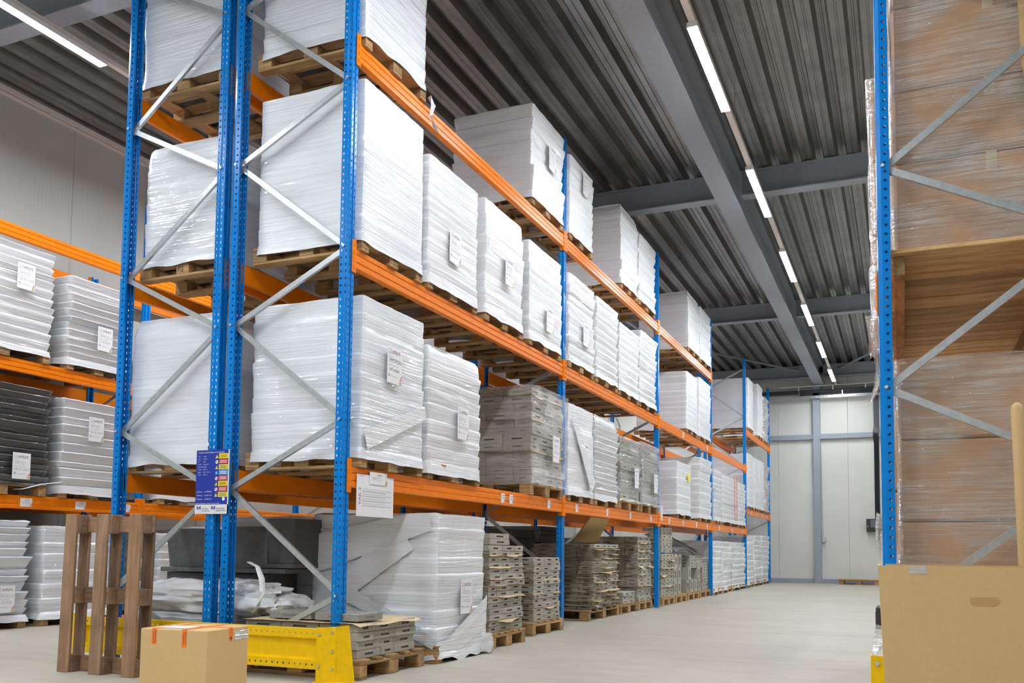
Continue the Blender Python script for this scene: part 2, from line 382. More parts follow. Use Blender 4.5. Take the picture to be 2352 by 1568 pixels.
# services on the back wall
t = thing('cable_tray', 'perforated zinc cable tray along the far wall below the dark rail', 'cable tray', (0, YB - .28, 5.165))
b = MB(); b.holes((-.2, -.03, -.035), (.11, 0, 0), (0, 0, .07), 34, .035, .012); b.box((1.67, .02, -.035), (3.74, .1, .004)); ob('tray', b.mesh('tray', ALU), t)
for x in (.76, 1.9, 2.7):
    b = MB(); b.box((x, .03, .06), (.02, .02, .2)); ob('bracket', b.mesh('bracket', ALU), t)
t = thing('conduit_pipe', 'thin pale conduit pipe on hangers near the top of the far wall', 'pipe', (0, YB - .3, 5.475))
b = MB(); b.tube([(.2, 0, 0), (3.3, 0, 0)], .014, 8); ob('pipe', b.mesh('pipe', WHITE, 40), t)
for x in (.75, 1.66, 2.5):
    b = MB(); b.box((x, .02, -.05), (.03, .03, .14)); ob('hanger', b.mesh('hanger', WHITE), t)
b = MB()
for k in range(6): b.tube([(2.69 + k * .021, YB - .03, 1.75), (2.69 + k * .021, YB - .03, 3.85), (2.67 + k * .024, YB - .14, 4.0), (2.67 + k * .024, YB - .14, 4.16), (2.69 + k * .021, YB - .04, 4.32), (2.69 + k * .021, YB - .04, 5.2)], .011, 6)
tag(ob('cable_bundle', b.mesh('cables', BLACK, 40)), 'bundle of dark cables running down the far wall to the control box', 'cables')
t = thing('control_box', 'dark control box with pale window mounted on the far wall', 'control box', (2.69, YB - .1, 1.6))
b = MB(); b.box((0, 0, 0), (.46, .2, .34), ch=.01); ob('housing', b.mesh('housing', BLACK), t)
b = MB(); b.box((.03, -.105, .04), (.3, .012, .2), ch=.003); ob('window', b.mesh('win', BROWNFOAM), t)
b = MB(); b.cyl((-.19, -.105, -.03), .012, .02, 'y'); ob('knob', b.mesh('k', WHITE), t)
t = thing('switch_box', 'small grey junction box on the side of the far wall column', 'switch', (1.36, YB - .06, 1.2))
b = MB(); b.box((0, 0, 0), (.09, .1, .14), ch=.01); ob('cover', b.mesh('c', GALV), t)
b = MB(); b.tube([(-.02, 0, .07), (-.055, 0, 2.6)], .008, 6); ob('conduit', b.mesh('c', PALE, 40), t)

# ------------------------------------------------------------------ lights
def lightrow(x, ys, z, desc, group):
    t = thing('light_track', 'slim cream suspended light track %s' % desc, 'light track', (x, 0, z + .05))
    b = MB(); b.box((0, (min(ys) + max(ys)) / 2 + .8, 0), (.062, max(ys) - min(ys) + (1.7 if len(ys) < 4 else 4.9), .05), ch=.004); ob('rail', b.mesh('rail', PINK), t)
    y = min(ys) - 1.
    while y < max(ys) + 2.6:
        b = MB(); b.tube([(0, y, .02), (0, y, ZC - z - .045)], .004, 6); ob('hanger', b.mesh('hanger', GALV), t); y += 3.21
    k = 0
    for y in ys:
        f = thing('linear_light', 'lit linear ceiling light, %s' % (group % ORD[k]), 'ceiling light', (x, y, z)); k += 1
        b = MB(); b.box((0, .83, .001), (.096, 1.66, .048), ch=.003); ob('housing', b.mesh('housing', WHITE), f)
        b = MB(); b.box((0, .83, -.0245), (.086, 1.636, .003)); ob('diffuser', b.mesh('diffuser', LED), f)
lightrow(1.742, [2.53 + 3.21 * k for k in range(6)], 5.45, 'over the main aisle right of the steel beam', '%s of the row over the main aisle beyond the first post')
lightrow(1.742, [2.53 + 3.21 * k for k in (-3, -2, -1)], 5.45, 'over the main aisle behind the camera', '%s of the row behind the camera')
lightrow(-.6, [-7.6, -4.4], 5.45, 'of the added fill row behind the camera to the left', '%s of the unseen fill row added behind the camera')  # unseen lamps added as fill for the sides facing the camera
lightrow(-3.6, [-.62 + 3.21 * k for k in range(-2, 7)], 5.45, 'over the left aisle', '%s of the row over the left aisle')
lightrow(6.9, [-3.9 + 3.21 * k for k in range(0, 7)], 5.45, 'over the right hand aisle', '%s of the row over the right hand aisle')

# ------------------------------------------------------------------ pallet racking
B = 4.144; HT = 5.46; PW = .09
def upright_mesh(h, near):
    m = MB(); pit = .0475; n = int(h / pit)
    U = (0, 0, pit)
    def flatstrip(p, q): m.add([(*p, 0), (*q, 0), (*q, n * pit), (*p, n * pit)], [(0, 1, 2, 3)])
    def holed(p, q, hu, hv): m.holes((*p, 0), U, (q[0] - p[0], q[1] - p[1], 0), n, hu, hv)
    pts = [(-.065, -.074), (-.065, -.09), ('h', -.036, -.09), (-.031, -.084), ('s', -.004, -.082), (0, -.078), ('s', -.001, -.054), (-.012, -.050), (-.012, -.040), (-.001, -.036), ('s', -.003, -.008), (-.024, 0.), ('h', -.065, 0.), (-.065, -.016)]
    prev = pts[0]
    for q in pts[1:]:
        if q[0] in ('h', 's'):
            k, e = q[0], q[1:]
            if near: holed(prev, e, .0075 if k == 'h' else .010, .0075 if k == 'h' else .0042)
            else: flatstrip(prev, e)
        else: e = q; flatstrip(prev, e)
        prev = e
    return m.mesh('upright', BLUE)
UPN = upright_mesh(HT, True); UPF = upright_mesh(HT, False); UPM = upright_mesh(4.9, False); UPS = upright_mesh(4.15, False)
m = MB(); m.box((-.03, -.045, .004), (.13, .13, .008), ch=.002)
for dx in (-.08, .02): m.cyl((dx, -.1, .014), .009, .018, n=6)
FOOT = m.mesh('foot_plate', GALV)
m = MB(); m.cyl((0, 0, 0), .009, .008, 'y', 10); BOLTM = m.mesh('bolt', BOLT)
def brace_mesh(p, q, side):
    p, q = Vector(p), Vector(q); d = (q - p); L = d.length; d.normalize()
    nrm = Vector((0, 1, 0)); s = d.cross(nrm)
    wd, dp, tk = .036, .022, .003; m = MB()
    # open C section: web facing the camera side, two flanges
    prof = [(-wd / 2, 0), (wd / 2, 0), (wd / 2, dp), (wd / 2 - tk, dp), (wd / 2 - tk, tk), (-wd / 2 + tk, tk), (-wd / 2 + tk, dp), (-wd / 2, dp)]
    if side: prof = [(a, -c) for a, c in reversed(prof)]
    n = len(prof); vs = []
    for t in (-.02, L + .02): vs += [p + d * t + s * a + nrm * c for a, c in prof]
    m.add(vs, [(i, (i + 1) % n, n + (i + 1) % n, n + i) for i in range(n)] + [tuple(range(n - 1, -1, -1)), tuple(range(n, 2 * n))])
    return m
def make_frame(desc, depth, sgn, y0, near, xo, low=False):
    """sgn=+1: aisle face looks to +X (outer post at xo); outer nodes .53.. inner nodes .07.."""
    f = thing('upright_frame', desc, 'rack frame', (xo, y0, 0))
    me = UPM if low else UPN if near else UPF; me2 = UPS if low else me
    xi = -sgn * depth
    if sgn > 0:
        ob('upright', me, f, (0, 0, 0)); ob('upright', me2, f, (xi, -PW, 0), math.pi)
        ob('foot_plate', FOOT, f, (0, 0, 0)); ob('foot_plate', FOOT, f, (xi, -PW, 0), math.pi)
    else:
        ob('upright', me, f, (0, -PW, 0), math.pi); ob('upright', me, f, (xi, 0, 0))
        ob('foot_plate', FOOT, f, (0, -PW, 0), math.pi); ob('foot_plate', FOOT, f, (xi, 0, 0))
    xa, xb = -sgn * .033, xi + sgn * .033
    outer = [.53 + 1.164 * k for k in range(5)]; inner = [.08 + 1.162 * k for k in range(5)]
    nodes = []
    for k in range(4 if low else 5): nodes += [(xb, inner[k]), (xa, outer[k])]
    if low: nodes.pop()
    for k in range(len(nodes) - 1):
        (x0, z0), (x1, z1) = nodes[k], nodes[k + 1]
        side = k % 2
        ob('brace', brace_mesh((x0, -.05 + (.006 if side else -.006), z0), (x1, -.05 + (.006 if side else -.006), z1), 0).mesh('brace', GALV), f)
    if near:
        for x, z in nodes: ob('bolt', BOLTM, f, (x, -.094, z))
    return f
words = ['nearest', 'second', 'third', 'fourth', 'fifth', 'farthest']
for k in range(6):
    make_frame('blue braced upright frame, %s one on the main aisle side of the central rack' % words[k], 1.0, 1, k * B, k < 2, 0.)
    make_frame('blue braced upright frame, %s one on the left aisle side of the central rack' % words[k], .98, -1, k * B, k < 1, -2.05)
for k in range(2):
    make_frame('blue upright frame of the right hand rack, %s' % ('beside the big open carton' if k == 0 else 'second one behind the film wrapped cartons'), .99, -1, k * B, k < 1, 3.262)
for k in range(-1, 3):
    make_frame('blue upright frame of the rack along the left wall, %s from the camera' % words[k + 1], .95, 1, 2.96 + k * B, False, -4.85, True)

BEAMP = [(-.045, 0), (-.005, 0), (0, -.005), (0, -.034), (-.005, -.040), (-.005, -.046), (0, -.052), (0, -.086), (-.005, -.091), (-.005, -.096), (0, -.101), (0, -.130), (-.008, -.136), (-.045, -.136)]
def beam_parts(L, sgn):
    m = MB(); m.prism([(sgn * a, c) for a, c in BEAMP], 'y', 0, L); body = m.mesh('beam_profile', ORANGE)
    m = MB(); m.box((sgn * .004, -.022, -.06), (.008, .045, .225), ch=.002); m.box((sgn * -.02, .004, -.06), (.05, .008, .225), ch=.002)
    for k in range(4): m.box((sgn * .010, -.024, .02 - k * .052), (.006, .009, .026), ch=.002)
    ca = m.mesh('end_connector', ORANGE)
    m = MB(); m.box((sgn * .004, .022, -.06), (.008, .045, .225), ch=.002); m.box((sgn * -.02, -.004, -.06), (.05, .008, .225), ch=.002)
    for k in range(4): m.box((sgn * .010, .024, .02 - k * .052), (.006, .009, .026), ch=.002)
    return body, ca, m.mesh('end_connector', ORANGE)
LB = B - PW
BM = {s: beam_parts(LB, s) for s in (1, -1)}
def small_label(wd, ht, var):
    m = MB(); m.box((.0008, 0, 0), (.0016, wd, ht))
    ux, uy = (0, 1, 0), (0, 0, 1)
    m.text('unitura', (.0022, -.02, ht * .22), ux, uy, .022, 1)
    m.text(['VMTZ 1', 'VMTZ 2', 'VMPR', 'VMTZ'][var % 4], (.0022, -wd * .35, -ht * .18), ux, uy, .034, 2)
    for i, (mm, h) in enumerate(((3, .014), (4, .024), (5, .034))): m.rect((.0022, wd * .5 - .026 + i * .008, -ht * .46), ux, uy, .006, h, mm)
    return m.mesh('small_label', [PAPER, MAROON, PALE, BARY, BARB, BARR])
SLAB = [small_label(.085, .085, v) for v in range(4)]; SLABW = [small_label(.135, .085, v) for v in range(4)]
def beam(x, y, z, sgn, desc, labels=(), wide=False):
    t = thing('rack_beam', desc, 'rack beam', (x, y, z))
    bo, a, c = BM[sgn]
    ob('beam_profile', bo, t); ob('end_connector', a, t, (0, .001, 0)); ob('end_connector', c, t, (0, LB - .001, 0))
    for i, yy in enumerate(labels): ob('paper_label', (SLABW if wide else SLAB)[i % 4], t, (sgn * .0005, yy - y, -.07))
    return t
BAY = ['first', 'second', 'third', 'fourth', 'fifth']
LEV = {0: [1.383, 2.863, 4.299], 1: [1.383, 2.863, 4.299], 2: [1.383, 2.863, 4.299], 3: [1.383, 2.863], 4: [1.86, 3.75]}
LN = ['lowest', 'middle', 'top']
BL = {0: [2.488, 2.68, 3.66], 1: [4.532, 5.672, 6.704, 7.78], 2: [8.895, 9.872, 10.943, 11.9], 3: [13.1, 14.6, 16.0], 4: [17.3, 18.2, 19.1, 20.]}
for k in range(5):
    for l, z in enumerate(LEV[k]):
        beam(0, k * B, z, 1, 'orange rack beam facing the main aisle, %s level of the %s bay' % (LN[l], BAY[k]), BL[k] if l == 0 else ([9.9, 11.95] if (k == 2 and l == 1) else ()))
        beam(-.99, k * B, z, -1, 'orange inner beam behind the main aisle loads, %s level of the %s bay' % (LN[l], BAY[k]))
        beam(-1.085, k * B, z, 1, 'orange inner beam of the central rack left half, %s level of the %s bay' % (LN[l], BAY[k]))
        beam(-2.05, k * B, z, -1, 'orange beam facing the left aisle on the central rack, %s level of the %s bay' % (LN[l], BAY[k]))
for k in range(-1, 2):
    for l, z in enumerate((1.34, 2.725, 4.085)):
        bn = ['nearest', 'second', 'third'][k + 1]
        beam(-4.85, 2.96 + k * B, z, 1, 'orange front beam of the rack along the left wall, %s level of the %s bay' % (LN[l], bn), (1.405, 2.069, 2.69) if (l == 0 and k == -1) else (), True)
        beam(-5.80, 2.96 + k * B, z, -1, 'orange rear beam of the rack along the left wall, %s level of the %s bay' % (LN[l], bn))
for z, ln in ((2.26, 'lower'), (4.5, 'upper')):
    beam(3.262, 0, z, -1, 'orange aisle side beam of the right hand rack, %s level' % ln); beam(4.25, 0, z, 1, 'orange far side beam of the right hand rack, %s level' % ln)

# ------------------------------------------------------------------ pallets
PH = .128
def bx(d, mat, ch=.003):
    m = MB(); m.box((0, 0, 0), d, ch=ch); return m.mesh('board', mat)
_pc = {}
def pal_parts(wy, dx):
    k = (round(wy, 2), round(dx, 2))
    if k in _pc: return _pc[k]
    P = []
    skid = bx((dx, .085, .020), WX); skidm = bx((dx, .12, .020), WX)
    blk = bx((.12, .085, .070), WX); blkm = bx((.12, .12, .07), WX)
    strg = bx((.12, wy, .018), WY); dk = bx((dx, .12, .020), WX); dkn = bx((dx, .085, .020), WX)
    ys = (-(wy - .085) / 2, 0, (wy - .085) / 2); xs = (-(dx - .12) / 2, 0, (dx - .12) / 2)
    for i, y in enumerate(ys):
        P.append(('skid', skidm if i == 1 else skid, (0, y, .010)))
        for x in xs: P.append(('block', blkm if i == 1 else blk, (x, y, .055)))
    for x in xs: P.append(('stringer', strg, (x, 0, .099)))
    for i in range(5):
        y = -(wy - .12) / 2 + i * (wy - .12) / 4; P.append(('deck_board', dk if i % 2 == 0 else dkn, (0, y, .118)))
    mm = MB()
    for n, me, l in P:
        mm.add([(v.co.x + l[0], v.co.y + l[1], v.co.z + l[2]) for v in me.vertices], [tuple(p.vertices) for p in me.polygons])
    _pc[k] = (P, mm.mesh('pallet', WX)); return _pc[k]
def pallet(xf, y0, y1, z, desc, dx=.93, parts=True):
    wy = round(y1 - y0, 2)
    P, whole = pal_parts(wy, dx)
    c = (xf - dx / 2, (y0 + y1) / 2, z + .0005)
    if not parts: return tag(ob('pallet', whole, None, c), desc, 'pallet')
    t = thing('pallet', desc, 'pallet', c)
    for n, me, l in P: ob(n, me, t, l)
    return t

# ------------------------------------------------------------------ wrapped loads
def ring_pts(sx, sy, n, r=.022):
    pts = []
    for s in range(4):
        for i in range(n):
            t = (i + .5) / n * 2 - 1
            if s == 0: pts.append((sx / 2, t * (sy / 2 - r), 1, 0))
            if s == 1: pts.append((-t * (sx / 2 - r), sy / 2, 0, 1))
            if s == 2: pts.append((-sx / 2, -t * (sy / 2 - r), -1, 0))
            if s == 3: pts.append((t * (sx / 2 - r), -sy / 2, 0, -1))
        cx = (1, -1, -1, 1)[s] * (sx / 2 - r); cy = (1, 1, -1, -1)[s] * (sy / 2 - r); a0 = s * math.pi / 2
        for k in (0, .5, 1):
            a = a0 + k * math.pi / 2; pts.append((cx + r * math.cos(a), cy + r * math.sin(a), math.cos(a), math.sin(a)))
    return pts
def wrap_mesh(sx, sy, h, layers=9, jag=.010, wr=.004, seed=0, skirt=.07, flare=.012, dome=0., n=13, mat=None, tilt=.0, rag=.02):
    rnd = random.Random(seed); pts = ring_pts(sx, sy, n); N = len(pts); rows = []
    rows.append((-skirt, flare, 0, 0, 1)); rows.append((-skirt * .4, flare * .6, 0, 0, 0)); rows.append((.004, .004, 0, 0, 0))
    z = .004; hs = [rnd.uniform(.75, 1.3) for _ in range(layers)]; tot = sum(hs)
    for i in range(layers):
        hl = hs[i] / tot * (h - .004); dx, dy = rnd.gauss(0, jag * .5), rnd.gauss(0, jag * .5); ro = rnd.gauss(0, jag * .25)
        for t, o in ((.06, -.75), (.3, -.3), (.62, .15), (.9, .6), (.985, .45)):
            rows.append((z + hl * t, jag * o + ro, dx, dy, 0))
        z += hl
    m = MB(); vs = []; so = seed * 7.31
    for (z, off, dx, dy, rg) in rows:
        for (px, py, ax, ay) in pts:
            q = noise.noise((px * 2.3 + so, py * 2.3, z * 2.2)); q2 = noise.noise((px * 4 + so, py * 4 + 9, (z + tilt * (px + py)) * 26))
            q3 = noise.noise((px * 9 + so, py * 9 + 3, z * 9))
            o = off + q * wr * 1.5 + q2 * wr * .45 + q3 * wr * .5
            zz = z + (noise.noise((px * 5 + so, py * 5, 4.)) * rag if rg else q3 * .004)
            if dome and z > h - .14: 
                k = (z - h + .14) / .14; o -= dome * k * k
            vs.append((px + ax * o + dx, py + ay * o + dy, zz))
    fs = []
    for i in range(len(rows) - 1):
        for k in range(N): fs.append((i * N + k, i * N + (k + 1) % N, (i + 1) * N + (k + 1) % N, (i + 1) * N + k))
    base = (len(rows) - 1) * N
    for s, zz in ((.93, .006 + dome * .3), (.6, .008 + dome * .5)):
        o2 = len(vs)
        for k in range(N):
            v = vs[base + k] if s > .9 else vs[base + k - 0]
            vs.append((pts[k][0] * s, pts[k][1] * s, h + zz + noise.noise((pts[k][0] * 6 + so, pts[k][1] * 6, s)) * .012))
        prev = base if s > .9 else o2 - N
        for k in range(N): fs.append((prev + k, prev + (k + 1) % N, o2 + (k + 1) % N, o2 + k))
    vs.append((0, 0, h + .01 + dome * .6)); c = len(vs) - 1; o2 = c - N
    for k in range(N): fs.append((o2 + k, o2 + (k + 1) % N, c))
    m.add(vs, fs); return m.mesh('wrap', mat or WRAP, 42)

def paper_label(wd, ht, hand, date, dark=True):
    m = MB(); m.box((.001, 0, 0), (.002, wd, ht)); ux, uy = (0, 1, 0), (0, 0, 1); x = .0026
    m.text('unitura', (x, -wd * .2, ht * .30), ux, uy, .052, 1, wd * .56)
    for k in range(2): m.rect((x, -wd * .40 + k * .024, ht * .30), ux, uy, .006, .036, 2)
    m.rect((x, -wd * .40, ht * .29), ux, uy, .03, .006, 2)
    m.text('Artikel', (x, -wd * .42, ht * .19), ux, uy, .018, 2)
    m.text(hand, (x, -wd * .40, ht * .06), ux, uy, .042, 3 if dark else 2)
    m.text('Datum productie', (x, -wd * .42, -ht * .03), ux, uy, .018, 2)
    m.text(date, (x, -wd * .40, -ht * .17), ux, uy, .036, 3 if dark else 2)
    m.text('Hoogsteboom', (x, -wd * .28, -ht * .32), ux, uy, .018, 2); m.rect((x, -wd * .42, -ht * .33), ux, uy, .02, .02, 2)
    for i, (mm, h0, h) in enumerate(((4, 0, .022), (5, 0, .044), (6, .03, .034), (7, 0, .02))):
        m.rect((x, wd * .30 + min(i, 2) * .013, -ht * .49 + h0), ux, uy, .008, h, mm)
    return m.mesh('paper_label', [PAPER, MAROON, PALE, INK, BARY, BARB, BARR, BARG])
PL = {k: paper_label(.2, .265, *v) for k, v in dict(a=('VMTPON', '147 stuks'), b=('VMTZ1', '08-09-2020', False), c=('VMTZ2 (104)', '7-10-2020', False), d=('VMPR 12', '08-09-2020', False)).items()}

def load(x1, dx, y0, y1, z0, z1, desc, mat=None, label=None, **k):
    sx, sy = dx, y1 - y0; g = .012
    t = thing('wrapped_pallet_load', desc, 'wrapped load', (x1 - sx / 2, (y0 + y1) / 2, z0 + .001))
    k.setdefault('seed', int(abs(x1 * 13 + y0 * 71 + z0 * 101)) + 1)
    far = y0 > 8
    me = wrap_mesh(sx - 2 * g, sy - 2 * g, z1 - z0 - .012, mat=mat, n=9 if far else 15, **k)
    ob('film_wrapped_body', me, t)
    if label:
        v, ly, lz = label
        ob('paper_label', PL[v], t, (sx / 2 + .010 + .8 * k.get('jag', .01), ly - (y0 + y1) / 2, lz - z0))
    return t
def band(t, pts, wd0, wd1, nrm, mat=None, seed=0, lim=(9, -9, 9)):
    """slanting strip of stretch film hugging a face; pts in local space of the load"""
    a, c = Vector(pts[0]), Vector(pts[1]); nrm = Vector(nrm); d = (c - a).normalized(); s = nrm.cross(d); vs = []; nu, nv = 14, 9
    for i in range(nu):
        u = i / (nu - 1); p = a.lerp(c, u); wd = wd0 + (wd1 - wd0) * u
        for j in range(nv):
            q = (j / (nv - 1) - .5) * wd
            vs.append(p + s * q + nrm * (.004 + .006 * abs(noise.noise((q * 60 + seed, u * 2, seed))) + .003 * math.sin(u * math.pi)))
    vs = [Vector((max(-lim[0], min(lim[0], v.x)) if abs(nrm.y) > .5 else v.x, max(-lim[0], min(lim[0], v.y)) if abs(nrm.x) > .5 else v.y, max(lim[1], min(lim[2], v.z)))) for v in vs]
    m = MB(); m.sheet(vs, nu, nv); ob('film_band', m.mesh('film_band', mat or WRAP, 60), t)

# ------------------------------------------------------------------ loads on the main aisle side
L1, L2, L3, L1b, L2b = 1.383, 2.863, 4.299, 1.86, 3.75
def pal_desc(d):
    d = d.replace('white wrapped load', 'load').replace('wrapped load', 'load').replace('glossy ', '').replace(',', '')
    for a_, c_ in (('with slanting film strip and handwritten paper ', 'with handwritten paper '), ('with tattered film ', 'with torn film '), ('of the last bay nearest', 'nearest'), ('large load cut by the left picture edge', 'load at the left picture edge'), ('level of the left wall rack', 'level of left wall rack'), ('in stepped layers middle', 'middle'), ('wrapped stack with white paper', 'wrapped stack'), ('past its second frame', 'past second frame'), ('on the ', 'on '), ('floor further along of the', 'floor further along')): d = d.replace(a_, c_)
    return 'wooden pallet under ' + d
def stow(zb, y0, y1, zt, desc, xf=.035, dx=.91, label=None, mat=None, pdesc=None, parts=None, **k):
    pallet(xf - .012, y0 + .02, y1 - .01, zb, pdesc or pal_desc(desc), dx + .02, (y0 < 9) if parts is None else parts)
    return load(xf, dx, y0, y1, zb + PH, zt, desc, mat=mat, label=label, **k)
stow(L3, .02, .90, 5.62, 'tall glossy white wrapped load, top level above the nearest end frame', mat=WRAPG, jag=.006, layers=8, skirt=.05, rag=.05)
stow(L3, 3.05, 3.98, 5.33, 'white wrapped load of loose thick layers, top level just before the second post', mat=WRAP, jag=.016, layers=7, wr=.008, label=('c', 3.54, 4.93))
stow(L3, 4.16, 5.0, 5.27, 'white wrapped load, top level just behind the second post', mat=WRAP, jag=.012, layers=8, label=('d', 4.63, 5.07))
stow(L3, 6.15, 7.0, 5.42, 'white wrapped load with rounded top, top level second bay before the third post', jag=.012, layers=9, dome=.05, wr=.008)
stow(L3, 7.03, 7.96, 5.32, 'narrow looking white wrapped load, top level right at the third post', jag=.014, layers=10)
stow(L3, 10.2, 11.18, 5.35, 'white wrapped load with hooded top, top level of the third bay', jag=.008, layers=5, dome=.04)
stow(L3, 11.22, 12.22, 5.35, 'last white wrapped load of the top level, beside the fourth post', jag=.01, layers=6)
stow(L2, .03, .89, 4.08, 'glossy white wrapped load, middle level beside the nearest end frame', mat=WRAPG, jag=.003, layers=8, wr=.004)
stow(L2, .95, 1.86, 3.93, 'white wrapped load with slanting film, middle level second from the end frame', mat=WRAP, jag=.007, layers=11, wr=.006, label=('d', 1.37, 3.29), skirt=.09, tilt=.12)
stow(L2, 2.0, 2.88, 3.98, 'white wrapped load in soft wide layers, middle level third from the end frame', jag=.010, layers=6, wr=.007, dome=.02, label=('b', 2.47, 3.41))
stow(L2, 3.01, 3.95, 3.92, 'white wrapped load, middle level fourth from the end frame at the second post', jag=.010, layers=7, wr=.006, label=('d', 3.52, 3.21))
stow(L2, 4.16, 5.06, 3.92, 'crumpled white wrapped load, middle level just behind the second post', jag=.014, layers=8, wr=.009, label=('c', 4.66, 3.31))
stow(L2, 5.12, 6.03, 3.92, 'white wrapped load with ruffled edge, middle level second behind the second post', jag=.016, layers=10, wr=.006)
stow(L2, 6.07, 7.04, 3.82, 'shorter white wrapped load, middle level third behind the second post', jag=.012, layers=9, wr=.006)
stow(L2, 7.06, 8.02, 3.95, 'white wrapped load, middle level right before the third post', jag=.016, layers=10, wr=.008)
stow(L2, 10.05, 10.95, 3.93, 'square white wrapped load, middle level of the third bay', mat=WRAP, jag=.006, layers=9)
stow(L2, 11.08, 12.15, 4.01, 'white wrapped load, middle level beside the fourth post', jag=.008, layers=7)
t = stow(L1, .05, .93, 2.57, 'white wrapped load with slanting film strip and handwritten paper, lowest level beside the end frame', mat=WRAPG, jag=.005, layers=8, wr=.006, label=('a', .44, 2.14), dx=.95, xf=.045)
band(t, [(.482, -.40, .06), (.482, .42, .36)], .14, .10, (1, 0, 0), lim=(.425, -.03, 2))
stow(L1, 1.0, 1.95, 2.43, 'white wrapped load in puffy layers, lowest level second from the end frame', jag=.011, layers=8, wr=.010, dome=.03, label=('b', 1.55, 1.87), skirt=.09)
t = stow(L1, 4.16, 5.05, 2.47, 'white wrapped load with folded top edge, lowest level just behind the second post', jag=.006, layers=4, wr=.010, label=('d', 4.7, 1.93))
band(t, [(.47, .35, .05), (.47, -.35, .80)], .2, .12, (1, 0, 0))
stow(L1, 5.10, 6.03, 2.46, 'white wrapped load with many fine layers, lowest level second behind the second post', jag=.018, layers=15, wr=.009, dome=.05)
t = stow(L1, 9.35, 10.4, 2.32, 'white wrapped load with a yellow sticker, lowest level of the third bay', jag=.006, layers=6, wr=.006)
m = MB(); m.box((0, 0, 0), (.003, .16, .13)); ob('sticker', m.mesh('sticker', STICK), t, (.465, .24, .58))
stow(L1, 11.15, 12.2, 2.56, 'taller white wrapped load beside the fourth post, lowest level', jag=.014, layers=8)
stow(L1, 12.5, 13.2, 2.45, 'ruffled white wrapped load just behind the fourth post, lowest level', jag=.02, layers=8)
t = stow(L1, 13.35, 15.2, 2.42, 'wide white wrapped load with two red straps, lowest level of the fourth bay', jag=.01, layers=9)
for dy in (.35, .62):
    m = MB(); m.box((0, 0, 0), (.006, .035, .98)); ob('strap', m.mesh('strap', REDP), t, (.472, dy, .49))
stow(L1, 15.3, 16.25, 2.4, 'white wrapped load just before the fifth post, lowest level', jag=.014, layers=9)
stow(L1b, 16.75, 17.5, 3.2, 'white wrapped load just behind the fifth post, lower level of the last bay', jag=.01, layers=7, dx=.95)
stow(L1b, 17.58, 18.4, 3.18, 'white wrapped load, lower level of the last bay, second from its near post', jag=.008, layers=6)
stow(L1b, 18.48, 19.3, 3.2, 'smooth white wrapped load, lower level of the last bay, third from its near post', jag=.006, layers=5)
stow(L1b, 19.4, 20.3, 3.15, 'grey load with tattered film, lower level of the last bay nearest the far wall', mat=FILMW, jag=.03, layers=6)
stow(L2b, 16.75, 17.55, 5.03, 'large white wrapped load, upper level of the last bay at its near post', jag=.005, layers=5, dx=.98)
stow(L2b, 18.3, 19.2, 5.15, 'white wrapped load in coarse layers, upper level of the last bay', jag=.014, layers=7)
stow(L2b, 19.4, 20.3, 5.0, 'grey load with tattered film, upper level of the last bay nearest the far wall', mat=FILMW, jag=.03, layers=6)
# ground level
pallet(.215, .86, 1.72, 0, 'wooden pallet under the big white wrapped load on the floor beside the end frame', 1.0)
t = load(.21, 1.15, .87, 1.70, PH, 1.115, 'big white wrapped floor load with slanting film strips, between end frame and grey stacks', mat=WRAPG, jag=.006, layers=8, wr=.006, skirt=.11, flare=.03, rag=.05, label=('c', 1.31, .475), seed=5)
LM = (.412, -.10, .98)
band(t, [(.580, .46, .30), (.580, -.40, -.06)], .10, .10, (1, 0, 0), lim=LM); band(t, [(.577, .46, .20), (.577, -.30, -.08)], .14, .10, (1, 0, 0), seed=3, lim=LM); band(t, [(.574, .46, .08), (.574, -.1, -.09)], .16, .10, (1, 0, 0), seed=5, lim=LM)
LS = (.57, -.05, .98)
band(t, [(-.55, -.420, .20), (.30, -.420, .80)], .16, .22, (0, -1, 0), WRAPG, lim=LS); band(t, [(-.2, -.424, .36), (.56, -.424, .02)], .12, .10, (0, -1, 0), WRAPG, 4, LS); band(t, [(-.55, -.422, .66), (.5, -.422, .93)], .30, .16, (0, -1, 0), WRAPG, 7, LS)
m = MB(); r = random.Random(3); pts = []
for i in range(10):
    for j in range(7):
        u, v = i / 9, j / 6; pts.append((.60 + .05 * math.sin(u * 3) + r.uniform(-.018, .018), .30 + .16 * u + r.uniform(-.01, .01), -.11 + .16 * v * (1 - .4 * u) + r.uniform(-.012, .012)))
m.sheet(pts, 10, 7); ob('film_tail', m.mesh('film_tail', BAGM, 60), t)
for i, (a, c, zt) in enumerate(((12.5, 13.45, 1.06), (13.5, 14.6, 1.06), (14.7, 16.4, 1.06), (16.55, 17.7, 1.22), (17.8, 19.0, 1.26), (19.05, 20.4, 1.28))):
    d = ['first', 'second', 'third', 'fourth', 'fifth', 'last'][i]
    pallet(-.0, a + .02, c - .02, 0, 'wooden pallet on the floor under the %s of the far white floor loads' % d, .95, False)
    load(.0, .93, a, c, PH, zt, 'white wrapped floor load in ruffled layers, %s beyond the fourth post' % d, jag=.016, layers=8, wr=.022, seed=40 + i)

ORD2 = ['first', 'second', 'third', 'fourth', 'fifth', 'sixth', 'seventh', 'eighth', 'ninth', 'tenth', 'eleventh', 'twelfth', 'thirteenth', 'fourteenth', 'fifteenth', 'sixteenth', 'seventeenth', 'eighteenth', 'nineteenth', 'twentieth', 'twenty-first', 'twenty-second']
